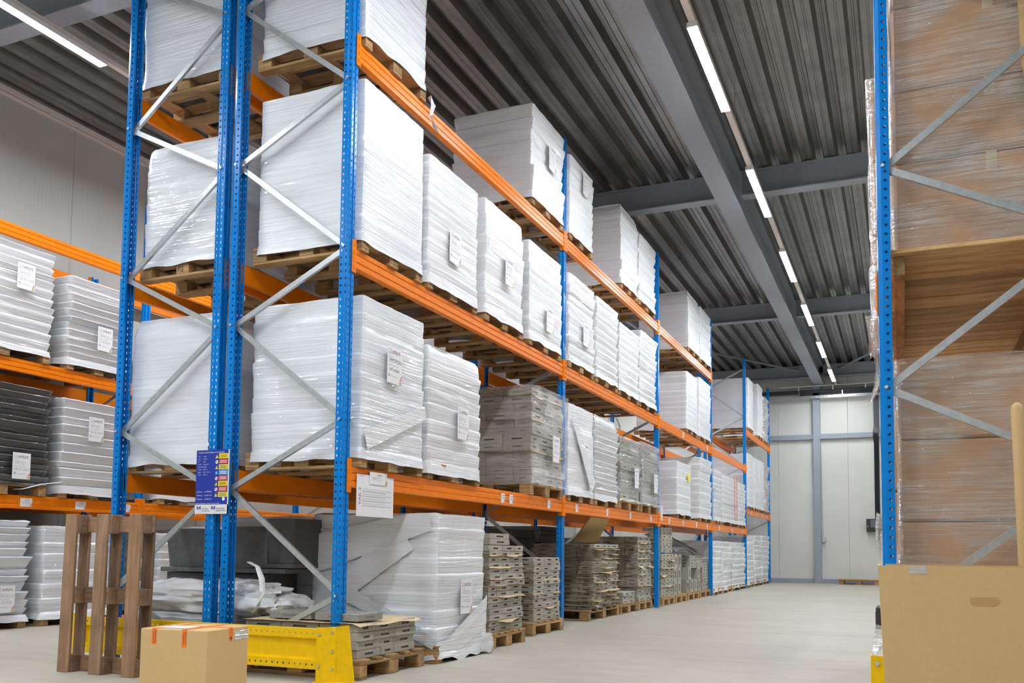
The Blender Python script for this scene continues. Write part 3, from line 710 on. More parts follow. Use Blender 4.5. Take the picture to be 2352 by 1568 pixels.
# ------------------------------------------------------------------ grey blocks
def block_mesh(l, w, h):
    """block l along X, w along Y, slots in all four sides"""
    m = MB(); x, y, z = l / 2, w / 2, h / 2; c = .003
    m.add([(-x + c, -y + c, z), (x - c, -y + c, z), (x - c, y - c, z), (-x + c, y - c, z), (-x + c, -y + c, -z), (x - c, -y + c, -z), (x - c, y - c, -z), (-x + c, y - c, -z)], [(0, 1, 2, 3), (7, 6, 5, 4)])
    def face(o, u, n, half, sl):
        o, u, n = Vector(o), Vector(u), Vector(n); up = Vector((0, 0, 1)); a, q = half - c, z - c
        vs = [o + u * i + up * j for i, j in ((-a, -q), (a, -q), (a, q), (-a, q))]
        sh = .007; s = [(-sl, -sh), (sl, -sh), (sl, sh), (-sl, sh)]
        vs += [o + u * i + up * j for i, j in s] + [o + u * i + up * j - n * .012 for i, j in s]
        fs = [(0, 1, 5, 4), (1, 2, 6, 5), (2, 3, 7, 6), (3, 0, 4, 7)]
        m.add(vs, fs, 0); m.add(vs[4:], [(0, 1, 5, 4), (1, 2, 6, 5), (2, 3, 7, 6), (3, 0, 4, 7), (4, 5, 6, 7)], 1)
        ic = n * c
        m.add([vs[0], vs[1], vs[1] - ic - up * c, vs[0] - ic - up * c], [(3, 2, 1, 0)]); m.add([vs[3], vs[2], vs[2] - ic + up * c, vs[3] - ic + up * c], [(0, 1, 2, 3)])
        m.add([vs[1], vs[2], vs[2] - ic + u * c, vs[1] - ic + u * c], [(0, 3, 2, 1)])
    face((0, -y, 0), (1, 0, 0), (0, -1, 0), x, l * .18); face((0, y, 0), (-1, 0, 0), (0, 1, 0), x, l * .18)
    face((x, 0, 0), (0, 1, 0), (1, 0, 0), y, w * .2); face((-x, 0, 0), (0, -1, 0), (-1, 0, 0), y, w * .2)
    return m.mesh('grey_block', [GREY, GDARK])
BL_, BW_ = .30, .19
BMESH = {}
CAND = []; CORE = MB(); CI = [0]
def bmesh_for(h):
    k = round(h, 3)
    if k not in BMESH: BMESH[k] = block_mesh(BL_, BW_, k)
    return BMESH[k]
POS = {1: ['only one'], 2: ['left one', 'right one'], 3: ['left one', 'middle one', 'right one'], 4: ['left one', 'second', 'third', 'right one']}
def stack(xf, y0, y1, z0, h, nl, dx, desc, group, side=True, kraft=(), seed=1, core=True, jit=.006, topgap=(), lay0=0):
    r = random.Random(seed); z = z0; W = y1 - y0; pats = [['L', 'E', 'L'], ['E', 'L', 'L'], ['L', 'L', 'E']]
    if W < .5: pats = [['L'], ['E', 'E']]
    elif W < .62: pats = [['L', 'E'], ['E', 'L']]
    elif W < .72: pats = [['L', 'L'], ['E', 'E', 'E']]
    elif W > .92: pats = [['L', 'L', 'L'], ['L', 'E', 'E', 'L']]
    for i in range(nl):
        if kraft and i in kraft: z += .004
        pat = pats[(i // 2 + seed) % len(pats)]; tot = sum(BL_ if q == 'L' else BW_ for q in pat); sc_ = W / tot
        dxj, dyj = r.uniform(-jit, jit), r.uniform(-jit, jit); y = y0
        first = None
        for j, q in enumerate(pat):
            wy = (BL_ if q == 'L' else BW_) * sc_
            if not (i == nl - 1 and j in topgap):
                dep = BW_ if q == 'L' else BL_
                CAND.append([(xf - dep / 2 + dxj + r.uniform(-.004, .004), y + wy / 2 + dyj, z + h / 2), math.pi / 2 if q == 'L' else 0., (sc_ * .985 if q == 'L' else 1., sc_ * .985 if q == 'E' else 1., 1.), h * .985, 'grey block, %s layer up, %s on aisle face of %s' % (ORD2[i + lay0], POS[len(pat)][j], desc.replace('the stack before the third post', 'stack before third post').replace('the stack behind the third post', 'stack behind third post')), group, 1.])
                if j == 0: first = dep
            y += wy
        if side:
            x = xf - (first or BW_); k = 0
            while x - BL_ > xf - dx:
                CAND.append([(x - BL_ / 2 + dxj - .003, y0 + BW_ / 2 + dyj, z + h / 2), 0., (.985, .985, 1.), h * .985, 'grey block, %s layer up, %s behind corner of %s' % (ORD2[i + lay0], ORD2[k], desc.replace('the stack before the third post', 'stack before third post')), group, .55]); x -= BL_; k += 1
        if core and i < nl - 1:
            cx0, cx1 = xf - dx, xf - BL_ - .02; cy0 = y0 + (BW_ + .015 if side else .01)
            CORE.box(((cx0 + cx1) / 2, (cy0 + y1 - .01) / 2, z + h * .49), (cx1 - cx0, y1 - .01 - cy0, h * .97), ch=.003)
        z += h
    return z
KM = {}
def kraft_sheet(xf, y0, y1, z, desc, out=.035, seed=1, dx=.5, dark=False):
    r = random.Random(seed); m = MB(); nu, nv = 18, 7; pts = []
    for i in range(nu):
        for j in range(nv):
            u, v = i / (nu - 1), j / (nv - 1)
            x = xf - .10 + (.10 + out) * v; y = y0 - .012 + (y1 - y0 + .024) * u
            g_ = min(1., max(.1, .45 + 1.1 * noise.noise((u * 2.2 + seed * 1.7, seed, 5)))); o = max(0, (x - xf)) / max(out, .001)
            if x > xf: x = xf + (x - xf) * g_; o *= g_
            dz = -o * .022 + o * .03 * noise.noise((u * 3.1 + seed, seed * 2.2, 0)) + o * .008 * noise.noise((u * 11 + seed, 3, 0))
            pts.append((x + o * .02 * noise.noise((u * 5, seed, 7)), y, z + dz))
    m.sheet(pts, nu, nv)
    m.sheet([(a, c, d - .002) for a, c, d in pts], nu, nv)
    nu2 = 8; pts2 = []
    for i in range(nu2):
        for j in range(4):
            u, v = i / (nu2 - 1), j / 3
            pts2.append((xf - dx * u, y0 - .03 + .13 * v, z - .012 * (1 - v) ** 2 + .01 * noise.noise((u * 4, seed, 1)) * (1 - v)))
    m.sheet(pts2, nu2, 4)
    tag(ob('kraft_sheet', m.mesh('kraft_sheet', KRAFT, 50)), desc, 'paper sheet', 'kraft sheets between block layers')

def kraft_for(xf, y0, y1, z0, h, ks, name, seed, out=.03):
    for n_, i in enumerate(ks):
        kraft_sheet(xf, y0, y1, z0 + h * i + .004 * n_ + .001, 'brown kraft sheet, %s from bottom in %s' % (ORD2[n_], name), out * (.6 + .8 * random.Random(seed + i).random()), seed + i)
# floor stacks in the first bay
pallet(.175, -.10, .74, 0, 'new looking wooden pallet under the low grey pile at the yellow guard', 1.02)
stack(.14, -.08, .66, PH, .056, 4, .95, 'the low guard side pile', 'grey blocks of the low pile', True, seed=3)
m = MB(); r = random.Random(4); pts = []
for i in range(16):
    for j in range(12):
        u, v = i / 15, j / 11; e = max(0, abs(v - .5) - .42) * 12
        pts.append((-.78 + .95 * u, -.10 + .80 * v, PH + .228 + .006 * noise.noise((u * 4, v * 4, 2)) - .03 * max(0, u - .94) * 16 * (.6 + .5 * noise.noise((v * 4, 1, 1)))))
m.sheet(pts, 16, 12); tag(ob('cardboard_sheet', m.mesh('cardboard_sheet', KRAFT, 60)), 'brown cardboard sheet lying on the low grey pile behind the yellow guard', 'cardboard sheet')
for i, (x, y, a) in enumerate(((-.05, .10, 0), (-.42, .10, 0), (-.75, .32, .2))):
    t = MB(); t.box((0, 0, 0), (.34, .30, .048), ch=.004); t.box((.168, 0, 0), (.006, .10, .012), 1); t.box((0, -.148, 0), (.12, .006, .012), 1)
    tag(ob('paving_slab', t.mesh('slab', [SLABM, GDARK]), None, (x, y, PH + .262), a), ['grey slotted slab on the low pile right beside the nearest blue post', 'grey slotted slab on the low pile, middle one of three', 'grey slotted slab on the low pile, left one of three'][i], 'slab')
pallet(.165, 1.93, 2.66, 0, 'old wooden pallet under the tallest grey block stack in the first bay', .95)
n1 = 'the stack right of the big wrapped load'
z = stack(.11, 1.98, 2.72, PH, .050, 15, .8, 'the tallest floor stack', 'grey blocks of the tallest floor stack', False, seed=1, jit=.012)
stack(.10, 2.0, 2.42, z + .004, .050, 2, .3, 'the tallest floor stack', 'grey blocks of the tallest floor stack', False, seed=2, core=False, lay0=15)
kraft_for(.11, 1.98, 2.72, PH, .050, (2, 6, 8, 9, 11, 13), n1, 20)
pallet(.035, 3.16, 4.02, 0, 'old wooden pallet under the square grey block stack beside the second post', .95)
stack(.0, 3.26, 3.99, PH, .0455, 14, .9, 'the square second post stack', 'grey blocks of the square floor stack', True, seed=2, jit=.005)
kraft_for(.0, 3.26, 3.99, PH, .0455, (3, 6, 9, 11), 'the square stack beside the second post', 50, .012)
# second bay
pallet(-.08, 5.2, 6.46, 0, 'old wooden pallet under the stack with many kraft sheets behind the second post', .95)
stack(-.10, 5.40, 6.42, PH, .053, 15, .9, 'the kraft layered stack', 'grey blocks of the kraft layered stack', True, seed=4, jit=.016)
kraft_for(-.10, 5.40, 6.42, PH, .053, (1, 2, 3, 4, 6, 7, 8, 9, 10, 11, 12, 13), 'the tall stack behind the second post', 80, .10)
pallet(-.08, 6.52, 7.38, 0, 'old wooden pallet with only a low pile in the second bay', .95)
stack(-.10, 6.68, 7.26, PH, .052, 3, .5, 'the low second bay pile', 'grey blocks of the low second bay pile', True, seed=5)
pallet(-.08, 7.42, 8.18, 0, 'old wooden pallet under the tall stack just before the third post', .95)
stack(-.10, 7.44, 8.15, PH, .054, 17, .9, 'the stack before the third post', 'grey blocks of the tall third post stack', True, seed=6, jit=.010)
kraft_for(-.10, 7.44, 8.15, PH, .054, (4, 7, 9, 11, 13, 15), 'the tall stack just before the third post', 120, .05)
# third bay, partly hollow blocks
for i, (a, c) in enumerate(((8.62, 9.42), (9.48, 10.3), (10.4, 11.3), (11.4, 12.4))):
    pallet(-.03, a, c, 0, 'wooden pallet on the floor of the third bay, %s from the third post' % ORD[i].replace('nearest', 'first'), .95, False)
stack(-.06, 8.64, 9.44, PH, .056, 12, .8, 'the stack behind the third post', 'grey blocks just behind the third post', False, seed=7)
stack(-.06, 8.64, 9.36, PH + .69, .056, 7, .5, 'the stack behind the third post', 'grey blocks just behind the third post', False, seed=8, core=False, lay0=12)
kraft_for(-.06, 8.64, 9.44, PH, .056, (3, 6, 8, 10), 'the stack just behind the third post', 160, .05)
stack(-.08, 11.85, 12.4, PH, .056, 9, .8, 'the stack before the fourth post', 'grey blocks before the fourth post', False, seed=9)
stack(-.08, 10.75, 11.8, PH + .42, .056, 4, .8, 'the pile over hollow blocks', 'grey blocks over hollow blocks', False, seed=10, core=False, lay0=4)
hm = MB(); a = .21
for (c, d) in (((0, -a / 2 + .03, 0), (.3, .06, .22)), ((0, a / 2 - .03, 0), (.3, .06, .22)), ((0, 0, .085), (.3, a - .12, .05)), ((0, 0, -.085), (.3, a - .12, .05))): hm.box(c, d)
HOL = hm.mesh('hollow_block', GREY)
for i, (y, zl) in enumerate(((9.62, 0), (9.90, 0), (9.62, 1), (9.90, 1), (9.66, 2), (9.94, 2), (10.55, 0), (10.85, 0), (11.2, 0), (11.5, 0), (10.7, 1), (11.45, 1))):
    tag(ob('hollow_block', HOL, None, (-.22, y, PH + .112 + zl * .222)), 'grey hollow block of the third bay, %s' % (('left group' if y < 10.2 else 'right group') + ', %s tier, %s' % (['bottom', 'second', 'third'][zl], 'left one' if y in (9.62, 9.66, 10.55, 10.7) else 'right one' if y in (9.9, 9.94, 11.5, 11.45) else 'second one' if y == 10.85 else 'third one')), 'hollow block')
# grey stacks on the lowest level
def film_shell(t, sx, sy, h, seed, mat=FILM, jag=.012): ob('stretch_film', wrap_mesh(sx, sy, h, layers=7, jag=jag, wr=.010, seed=seed, skirt=.03, flare=.02, mat=mat), t)
pallet(.03, 3.08, 4.0, L1, 'wooden pallet under the film wrapped grey block stack before the second post', .93)
z0 = L1 + PH
stack(.03, 3.10, 3.98, z0, .078, 12, .86, 'the filmed second post stack', 'grey blocks wrapped in film before the second post', True, seed=11, jit=.012)
kraft_for(.03, 3.1, 3.98, z0, .078, (4, 8, 11), 'the film wrapped stack before the second post', 200, .02)
t = thing('stretch_film', 'clear torn stretch film around the grey block stack before the second post', 'film', (-.40, 3.54, z0 + .002)); film_shell(t, .93, .92, .955, 21)
ob('paper_label', PL['d'], t, (.50, .06, .36))
for i, (a, c, zt) in enumerate(((6.1, 7.05, 2.32), (7.12, 8.08, 2.36))):
    d = ('third', 'fourth')[i]
    pallet(.03, a, c, L1, 'wooden pallet under the %s load behind the second post, a grey film wrapped stack' % d, .93)
    stack(.03, a + .03, c - .03, z0, .078, 10, .86, '%s load beyond second post' % d, 'grey blocks of the %s lowest level load' % d, False, seed=12 + i, jit=.014)
    t = thing('stretch_film', 'clear wrinkled stretch film around the grey stack, %s load behind the second post' % d, 'film', (-.40, (a + c) / 2, z0 + .002)); film_shell(t, .92, c - a - .02, zt - z0, 30 + i, FILMB, .02)
    ob('paper_label', PL['d'], t, (.495, .1, .3))
CORE.box((-.95 + .35, 3.6, .55), (.5, .7, .8)) if False else None
# choose the 300 blocks that show largest; the rest become one object
for q in CAND:
    d = (Vector(q[0]) - CAMP).length; q.append(q[6] * q[3] / (d * d))
CAND.sort(key=lambda q: -q[7])
REST = MB()
for i, (loc, rz, s, h, desc, grp, wgt, sc_) in enumerate(CAND):
    me = bmesh_for(h)
    if i < 300: tag(ob('grey_block', me, None, loc, rz, s), desc, 'concrete block', grp)
    else:
        Mx = Matrix.Translation(loc) @ Matrix.Rotation(rz, 4, 'Z') @ Matrix.Diagonal((*s, 1))
        vs = [Mx @ v.co for v in me.vertices]; base = len(REST.v); REST.v += [tuple(v) for v in vs]
        for p in me.polygons: REST.f.append(tuple(base + k for k in p.vertices)); REST.m.append(p.material_index)
base = len(REST.v); REST.v += CORE.v
for f in CORE.f: REST.f.append(tuple(base + k for k in f)); REST.m.append(0)
o = ob('grey_blocks', REST.mesh('grey_blocks', [GREY, GDARK])); o['kind'] = 'stuff'; tag(o, 'remaining grey slotted blocks further back and inside the stacks', 'concrete blocks')

# ------------------------------------------------------------------ left half of the central rack
def lstow(zb, y0, y1, zt, desc, x1=-1.16, dx=.90, **k): return stow(zb, y0, y1, zt, desc, xf=x1, dx=dx, **k)
lstow(L3, .03, .92, 5.62, 'white wrapped load with shiny loose film, top level above the left blue post', mat=WRAPG, jag=.006, layers=4, wr=.014, skirt=.04, x1=-1.15)
lstow(L2, .03, .92, 3.90, 'white wrapped load, middle level behind the left blue post', mat=WRAPG, jag=.005, layers=6, wr=.006, dome=.03, skirt=.04, x1=-1.13, dx=.83, pdesc='wooden pallet marked P2, middle level behind the left blue post')
lstow(L1, .03, .92, 2.55, 'greyish white wrapped load with crumpled top, lowest level behind the left blue post', mat=WRAPG, jag=.004, layers=4, wr=.008, dome=.05, x1=-1.14)
for o in bpy.data.objects:
    if o.get('label', '').startswith('wooden pallet marked P2'):
        m = MB(); m.text('P2', (-.045, 0, -.025), (1, 0, 0), (0, 0, 1), .06, 0)
        ob('handwritten_mark', m.mesh('mark', PALE if False else INK), o, (.0, -.4325, .058)); break
for (zb, y0, y1, zt, ds) in ((L3, 2.15, 3.0, 5.2, 'white wrapped load of the left half, top level behind the first gap'), (L2, 1.0, 1.9, 3.85, 'white wrapped load of the left half, middle level second from the end frame'), (L2, 2.0, 2.9, 3.8, 'white wrapped load of the left half, middle level third from the end frame'),
        (L1, 1.0, 1.9, 2.3, 'white wrapped load of the left half, lowest level second from the end frame'), (L1, 4.3, 5.2, 2.2, 'white wrapped load of the left half, lowest level behind the second frame'), (L2, 4.3, 5.2, 3.7, 'white wrapped load of the left half, middle level behind the second frame'), (L2, 6.0, 6.9, 3.8, 'white wrapped load of the left half, middle level in its second bay'),
        (L3, 9.0, 9.9, 5.1, 'white wrapped load of the left half, top level in its third bay'), (L2, 8.6, 9.5, 4.0, 'white wrapped load of the left half, middle level in its third bay'), (L1, 9.0, 9.9, 2.4, 'white wrapped load of the left half, lowest level in its third bay'), (L1b, 17.0, 17.9, 3.0, 'white wrapped load of the left half, lower level in its last bay')):
    lstow(zb, y0, y1, zt, ds, jag=.01, layers=6, parts=y0 < 3)
# things on the floor under the left half
pallet(-1.0, .98, 1.84, 0, 'wooden pallet under the shaded wrapped load on the floor behind the double blue post', .95)
load(-.99, .93, .98, 1.82, PH, 1.10, 'shaded grey looking wrapped load on the floor behind the double blue post', mat=WRAPG, jag=.006, layers=9, wr=.008, skirt=.04)
pallet(-1.02, .10, .50, 0, 'wooden pallet under the flat white bag behind the yellow guard', 1.02)
load(-1.02, 1.02, .10, .50, PH, .36, 'low stack of film wrapped sheets under the white plastic bag', mat=WRAPG, jag=.012, layers=7, wr=.006, skirt=.02)
def blob(sx, sy, sz, seed, amp, nu=48, nv=20):
    m = MB(); vs = []
    for i in range(nu):
        for j in range(nv):
            u, v = i / nu * 2 * math.pi, (j + .02) / (nv - .96) * math.pi
            p = Vector((math.copysign(abs(math.cos(u)) ** .5, math.cos(u)) * math.sin(v) ** .6, math.copysign(abs(math.sin(u)) ** .6, math.sin(u)) * math.sin(v) ** .6, math.copysign(abs(math.cos(v)) ** .7, math.cos(v))))
            k = 1 + amp * noise.noise(p * 2.2 + Vector((seed, 0, 0))) + amp * .75 * noise.noise(p * 5 + Vector((0, seed, 0)))
            vs.append((p.x * sx / 2 * k, p.y * sy / 2 * k, p.z * sz / 2 * k))
    fs = [(i * nv + j, i * nv + j + 1, ((i + 1) % nu) * nv + j + 1, ((i + 1) % nu) * nv + j) for i in range(nu) for j in range(nv - 1)]
    fs += [tuple(i * nv for i in range(nu)), tuple(i * nv + nv - 1 for i in reversed(range(nu)))]
    m.add(vs, fs); return m.mesh('blob', BAGM, 60)
tag(ob('plastic_bag', blob(1.34, .46, .25, 4, .24, 72, 30), None, (-1.40, .30, .465)), 'crumpled white plastic bag lying on the low film wrapped stack behind the double post', 'plastic bag')
tag(ob('plastic_bag', blob(.52, .40, .16, 9, .2), None, (-.86, .36, .42)), 'smaller fold of white plastic sagging over the grey slabs right of the double post', 'plastic bag')
m = MB(); m.tube([(-.90, .10, .735), (-.80, .07, .705), (-.75, .06, .62), (-.737, .055, .528), (-.768, .05, .436), (-.808, .05, .389)], [.02] * 6, 8, flatk=.25); tag(ob('plastic_strip', m.mesh('strip', BAGM, 50)), 'twisted white plastic strip hanging in front of the grey boxes', 'plastic strip')
def trough(w_, d_, h_, top):
    m = MB(); a, c = w_ / 2, d_ / 2; t = .03; k = top
    def fr(sx, sz): return [(-a * sx, -c * sx, sz), (a * sx, -c * sx, sz), (a * sx, c * sx, sz), (-a * sx, c * sx, sz)]
    o0, o1, i0, i1 = fr(1, 0), fr(k, h_), fr(.86, .03), fr(k * .86, h_); vs = o0 + o1 + i0 + i1
    fs = [(3, 2, 1, 0), (8, 9, 10, 11)]
    for i in range(4):
        j = (i + 1) % 4; fs += [(i, j, 4 + j, 4 + i), (4 + i, 4 + j, 12 + j, 12 + i), (12 + i, 12 + j, 8 + j, 8 + i)]
    m.add(vs, fs); return m
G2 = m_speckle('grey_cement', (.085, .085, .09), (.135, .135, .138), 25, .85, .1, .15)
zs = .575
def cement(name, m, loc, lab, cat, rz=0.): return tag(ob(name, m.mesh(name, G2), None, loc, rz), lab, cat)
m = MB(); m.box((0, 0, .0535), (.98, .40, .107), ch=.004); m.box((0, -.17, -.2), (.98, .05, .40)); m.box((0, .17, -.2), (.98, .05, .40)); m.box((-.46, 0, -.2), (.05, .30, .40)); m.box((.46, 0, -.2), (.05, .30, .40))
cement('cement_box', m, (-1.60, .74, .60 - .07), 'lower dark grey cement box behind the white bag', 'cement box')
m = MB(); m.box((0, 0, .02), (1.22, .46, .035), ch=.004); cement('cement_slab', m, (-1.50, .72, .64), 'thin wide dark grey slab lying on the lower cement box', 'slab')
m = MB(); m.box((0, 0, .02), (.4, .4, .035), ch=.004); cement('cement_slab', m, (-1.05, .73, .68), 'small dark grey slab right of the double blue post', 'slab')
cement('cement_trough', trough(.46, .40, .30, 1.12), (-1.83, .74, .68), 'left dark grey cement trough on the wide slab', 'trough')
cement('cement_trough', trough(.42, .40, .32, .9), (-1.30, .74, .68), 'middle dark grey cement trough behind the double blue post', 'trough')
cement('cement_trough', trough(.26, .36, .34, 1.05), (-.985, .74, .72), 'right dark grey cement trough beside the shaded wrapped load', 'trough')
# shaded objects on the floor further along the left half
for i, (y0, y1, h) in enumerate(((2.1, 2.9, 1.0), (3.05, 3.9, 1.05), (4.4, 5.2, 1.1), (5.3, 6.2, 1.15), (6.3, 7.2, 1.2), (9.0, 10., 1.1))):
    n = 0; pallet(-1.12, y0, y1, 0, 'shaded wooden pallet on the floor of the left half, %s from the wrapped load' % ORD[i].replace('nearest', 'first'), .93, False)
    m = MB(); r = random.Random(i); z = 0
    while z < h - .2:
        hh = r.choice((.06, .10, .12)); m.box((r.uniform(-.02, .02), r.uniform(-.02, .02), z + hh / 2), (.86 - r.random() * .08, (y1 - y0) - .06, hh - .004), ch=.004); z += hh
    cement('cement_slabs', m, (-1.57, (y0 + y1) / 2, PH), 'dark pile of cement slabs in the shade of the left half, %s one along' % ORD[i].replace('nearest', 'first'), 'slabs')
# cardboard sheet leaning under the second bay, plastic sheet under the third
q = [Vector(v) for v in ((-.06, 5.207, 1.24), (-.06, 5.956, 1.24), (-.70, 7.40, .95), (-.70, 6.36, .95))]; nn = (q[1] - q[0]).cross(q[3] - q[0]).normalized() * .012
m = MB(); m.add(q + [v + nn for v in q], [(3, 2, 1, 0), (4, 5, 6, 7), (0, 1, 5, 4), (1, 2, 6, 5), (2, 3, 7, 6), (3, 0, 4, 7)]); tag(ob('cardboard_sheet', m.mesh('cardboard_sheet', CARD)), 'brown cardboard sheet leaning against the lowest beam behind the second post', 'cardboard sheet')
m = MB(); pts = []
for i in range(14):
    for j in range(8):
        u, v = i / 13, j / 7; pts.append((-.6 + .55 * v, 9.6 + 2.3 * u, 1.12 - .28 * v + .05 * math.sin(u * 5) + .03 * noise.noise((u * 4, v * 3, 1))))
m.sheet(pts, 14, 8); tag(ob('plastic_sheet', m.mesh('plastic_sheet', BROWNFOAM, 60)), 'dark grey plastic sheet draped over the hollow blocks of the third bay', 'plastic sheet')

# ------------------------------------------------------------------ rack along the left wall
def wstow(zb, y0, y1, zt, desc, **k): return stow(zb, y0, y1, zt, desc, xf=-4.81, dx=.92, **k)
WA, WB = 1.34, 2.725
wstow(WB, .52, 1.60, 3.89, 'large white wrapped load cut by the left picture edge, middle level of left wall rack', jag=.02, layers=12, wr=.006, label=('b', 1.235, 3.56), skirt=.06)
wstow(WB, 1.78, 2.64, 3.75, 'white wrapped load in stepped layers, middle level of left wall rack beside blue post', jag=.028, layers=11, wr=.004, label=('c', 2.24, 3.13), mat=WRAP)
wstow(WA, .60, 1.62, 2.46, 'dark grey wrapped stack with white paper, lowest level of the left wall rack', mat=WRAPD, jag=.022, layers=15, wr=.006, label=('b', 1.28, 1.63), skirt=.02)
wstow(WA, 1.76, 2.66, 2.42, 'white wrapped load in stepped layers right of the dark grey stack', jag=.030, layers=10, wr=.004, label=('b', 2.17, 2.11), skirt=.09, mat=WRAP)
for i, (y0, y1, zt, d) in enumerate(((.52, 1.46, 1.09, 'white wrapped floor load with jagged layers at the left picture edge'), (1.60, 2.52, 1.05, 'white wrapped floor load behind the upright brown pallet'))):
    pallet(-4.82, y0 + .02, y1 - .02, 0, 'wooden pallet under the %s' % d.replace('white wrapped ', ''), .93)
    load(-4.81, .92, y0, y1, PH, zt, d, jag=(.03, .012)[i], layers=(13, 6)[i], wr=.007, skirt=.06, flare=.03, label=('c', 1.17, .30) if i == 0 else None, mat=WRAPG)
for (zb, y0, y1, zt, d) in ((0, 3.2, 4.1, 1.0, 'floor'), (WA, 3.15, 4.0, 2.2, 'lowest level'), (WB, 3.6, 4.5, 3.5, 'middle level'), (0, 4.3, 5.2, 1.1, 'floor further along')):
    wstow(zb, y0, y1, zt, 'white wrapped load on the %s of the left wall rack past second frame' % d, jag=.02, layers=8)
t = thing('push_broom', 'white handled broom leaning on the left wall rack behind the upright brown pallet', 'broom', (-4.68, 2.62, 0))
m = MB(); m.tube([(0, 0, .05), (-.02, .1, 1.0)], .016, 8); ob('handle', m.mesh('h', WHITE, 40), t)
m = MB(); m.box((0, 0, .03), (.10, .32, .06), ch=.01); ob('brush_head', m.mesh('h', REDP), t)

# ------------------------------------------------------------------ yellow end guards
def holed_rail(x0, x1, parent, y):
    m = MB(); n = int((x1 - x0) / .044); U = ((x1 - x0) / n, 0, 0)
    m.holes((x0, y, .275), U, (0, 0, .058), n, .0055, .0055); m.holes((x0, y, .082), U, (0, 0, .058), n, .0055, .0055)
    L = x1 - x0
    for (a, c) in (((y, .333), (y + .05, .333)), ((y, .275), (y + .022, .262)), ((y + .022, .262), (y + .022, .153)), ((y + .022, .153), (y, .140)), ((y, .082), (y + .05, .082))):
        m.add([(x0, *a), (x1, *a), (x1, *c), (x0, *c)], [(0, 1, 2, 3)])
    ob('rail', m.mesh('rail', YELLOW), parent)
def corner(parent, x, s, y):
    m = MB(); t = .006
    def plate(p, q, zl, zr, z0=0.):
        d = (Vector((*q, 0)) - Vector((*p, 0))).normalized(); nn = Vector((-d.y, d.x, 0)) * t
        vs = [(*p, z0), (*q, z0), (*q, zr), (*p, zl)]; vs2 = [(v[0] + nn.x, v[1] + nn.y, v[2]) for v in vs]
        m.add(vs + vs2, [(0, 1, 2, 3), (7, 6, 5, 4), (0, 4, 5, 1), (1, 5, 6, 2), (2, 6, 7, 3), (3, 7, 4, 0)])
    plate((x, y - .004), (x + s * .06, y - .004), .345, .345); plate((x + s * .06, y - .004), (x + s * .095, y + .012), .345, .35); plate((x + s * .095, y + .012), (x + s * .13, y + .012), .35, .352)
    # tapered wing
    p0, p1, p2, p3 = (x + s * .13, y + .012, 0), (x + s * .215, y + .11, 0), (x + s * .165, y + .11, .355), (x + s * .13, y + .012, .352)
    o_ = Vector((-.004 * s, .005, 0)); q = [Vector(p) for p in (p0, p1, p2, p3)]; vs = q + [v + o_ for v in q]
    m.add(vs, [(0, 1, 2, 3), (7, 6, 5, 4), (0, 4, 5, 1), (1, 5, 6, 2), (2, 6, 7, 3), (3, 7, 4, 0)])
    m.box((x + s * .08, y + .06, .004), (.2, .14, .008))
    cp = ob('corner_post', m.mesh('corner_post', YELLOW), parent)
    for (dx, dy, zz) in ((.022, -.006, .30), (.022, -.006, .105), (.112, .010, .315), (.112, .010, .20), (.112, .010, .09)):
        b_ = MB(); b_.cyl((0, 0, 0), .010, .010, 'y', 6); ob('bolt', b_.mesh('bolt', BOLT), cp, (x + s * dx, y + dy, zz))
g = thing('rack_end_guard', 'yellow steel end guard low in front of the nearest frame of the central rack', 'rack guard', (0, 0, 0))
holed_rail(-2.06, .015, g, -.300); corner(g, -.02, 1, -.300); corner(g, -2.03, -1, -.300)
g = thing('rack_end_guard', 'yellow steel guard of the right hand rack, mostly hidden by the big open carton', 'rack guard', (0, 0, 0))
holed_rail(3.30, 4.25, g, -.245); corner(g, 4.24, 1, -.245)
m = MB(); m.box((3.255, -.25, .173), (.10, .006, .346)); m.box((3.208, -.19, .173), (.006, .12, .346)); m.box((3.25, -.19, .004), (.12, .14, .008)); ob('corner_post', m.mesh('corner_post', YELLOW), g)
m = MB(); m.cyl((0, 0, 0), .012, .012, 'y', 6); ob('bolt', m.mesh('bolt', BOLT), g, (3.235, -.256, .31))

# ------------------------------------------------------------------ upright brown pallet
t = thing('pallet', 'old brown wooden pallet standing upright on its end in front of the left blue post', 'pallet', (-1.50, -.66, 0))
for i, x in enumerate((-.285, 0, .29)):
    m = MB(); m.box((0, 0, .525), (.103, .022, 1.05), ch=.003); ob('skid', m.mesh('skid', OLDZ), t, (x, 0, 0))
    for z in (.055, .51, .985):
        m = MB(); m.box((0, 0, 0), (.10 if i != 1 else .11, .075, .11 if z < .9 else .125), ch=.003); ob('block', m.mesh('block', OLDX), t, (x + .004, .049, z))
for z in (.055, .51, .985):
    m = MB(); m.box((0, 0, 0), (.69, .02, .105), ch=.003); ob('stringer', m.mesh('stringer', OLDX), t, (0, .097, z))
for x in (-.29, 0., .29):
    m = MB(); m.box((0, 0, .525), (.095, .02, 1.05), ch=.003); ob('deck_board', m.mesh('deck_board', OLDZ), t, (x, .118, 0))
t.rotation_euler = (-.02, 0, 0)

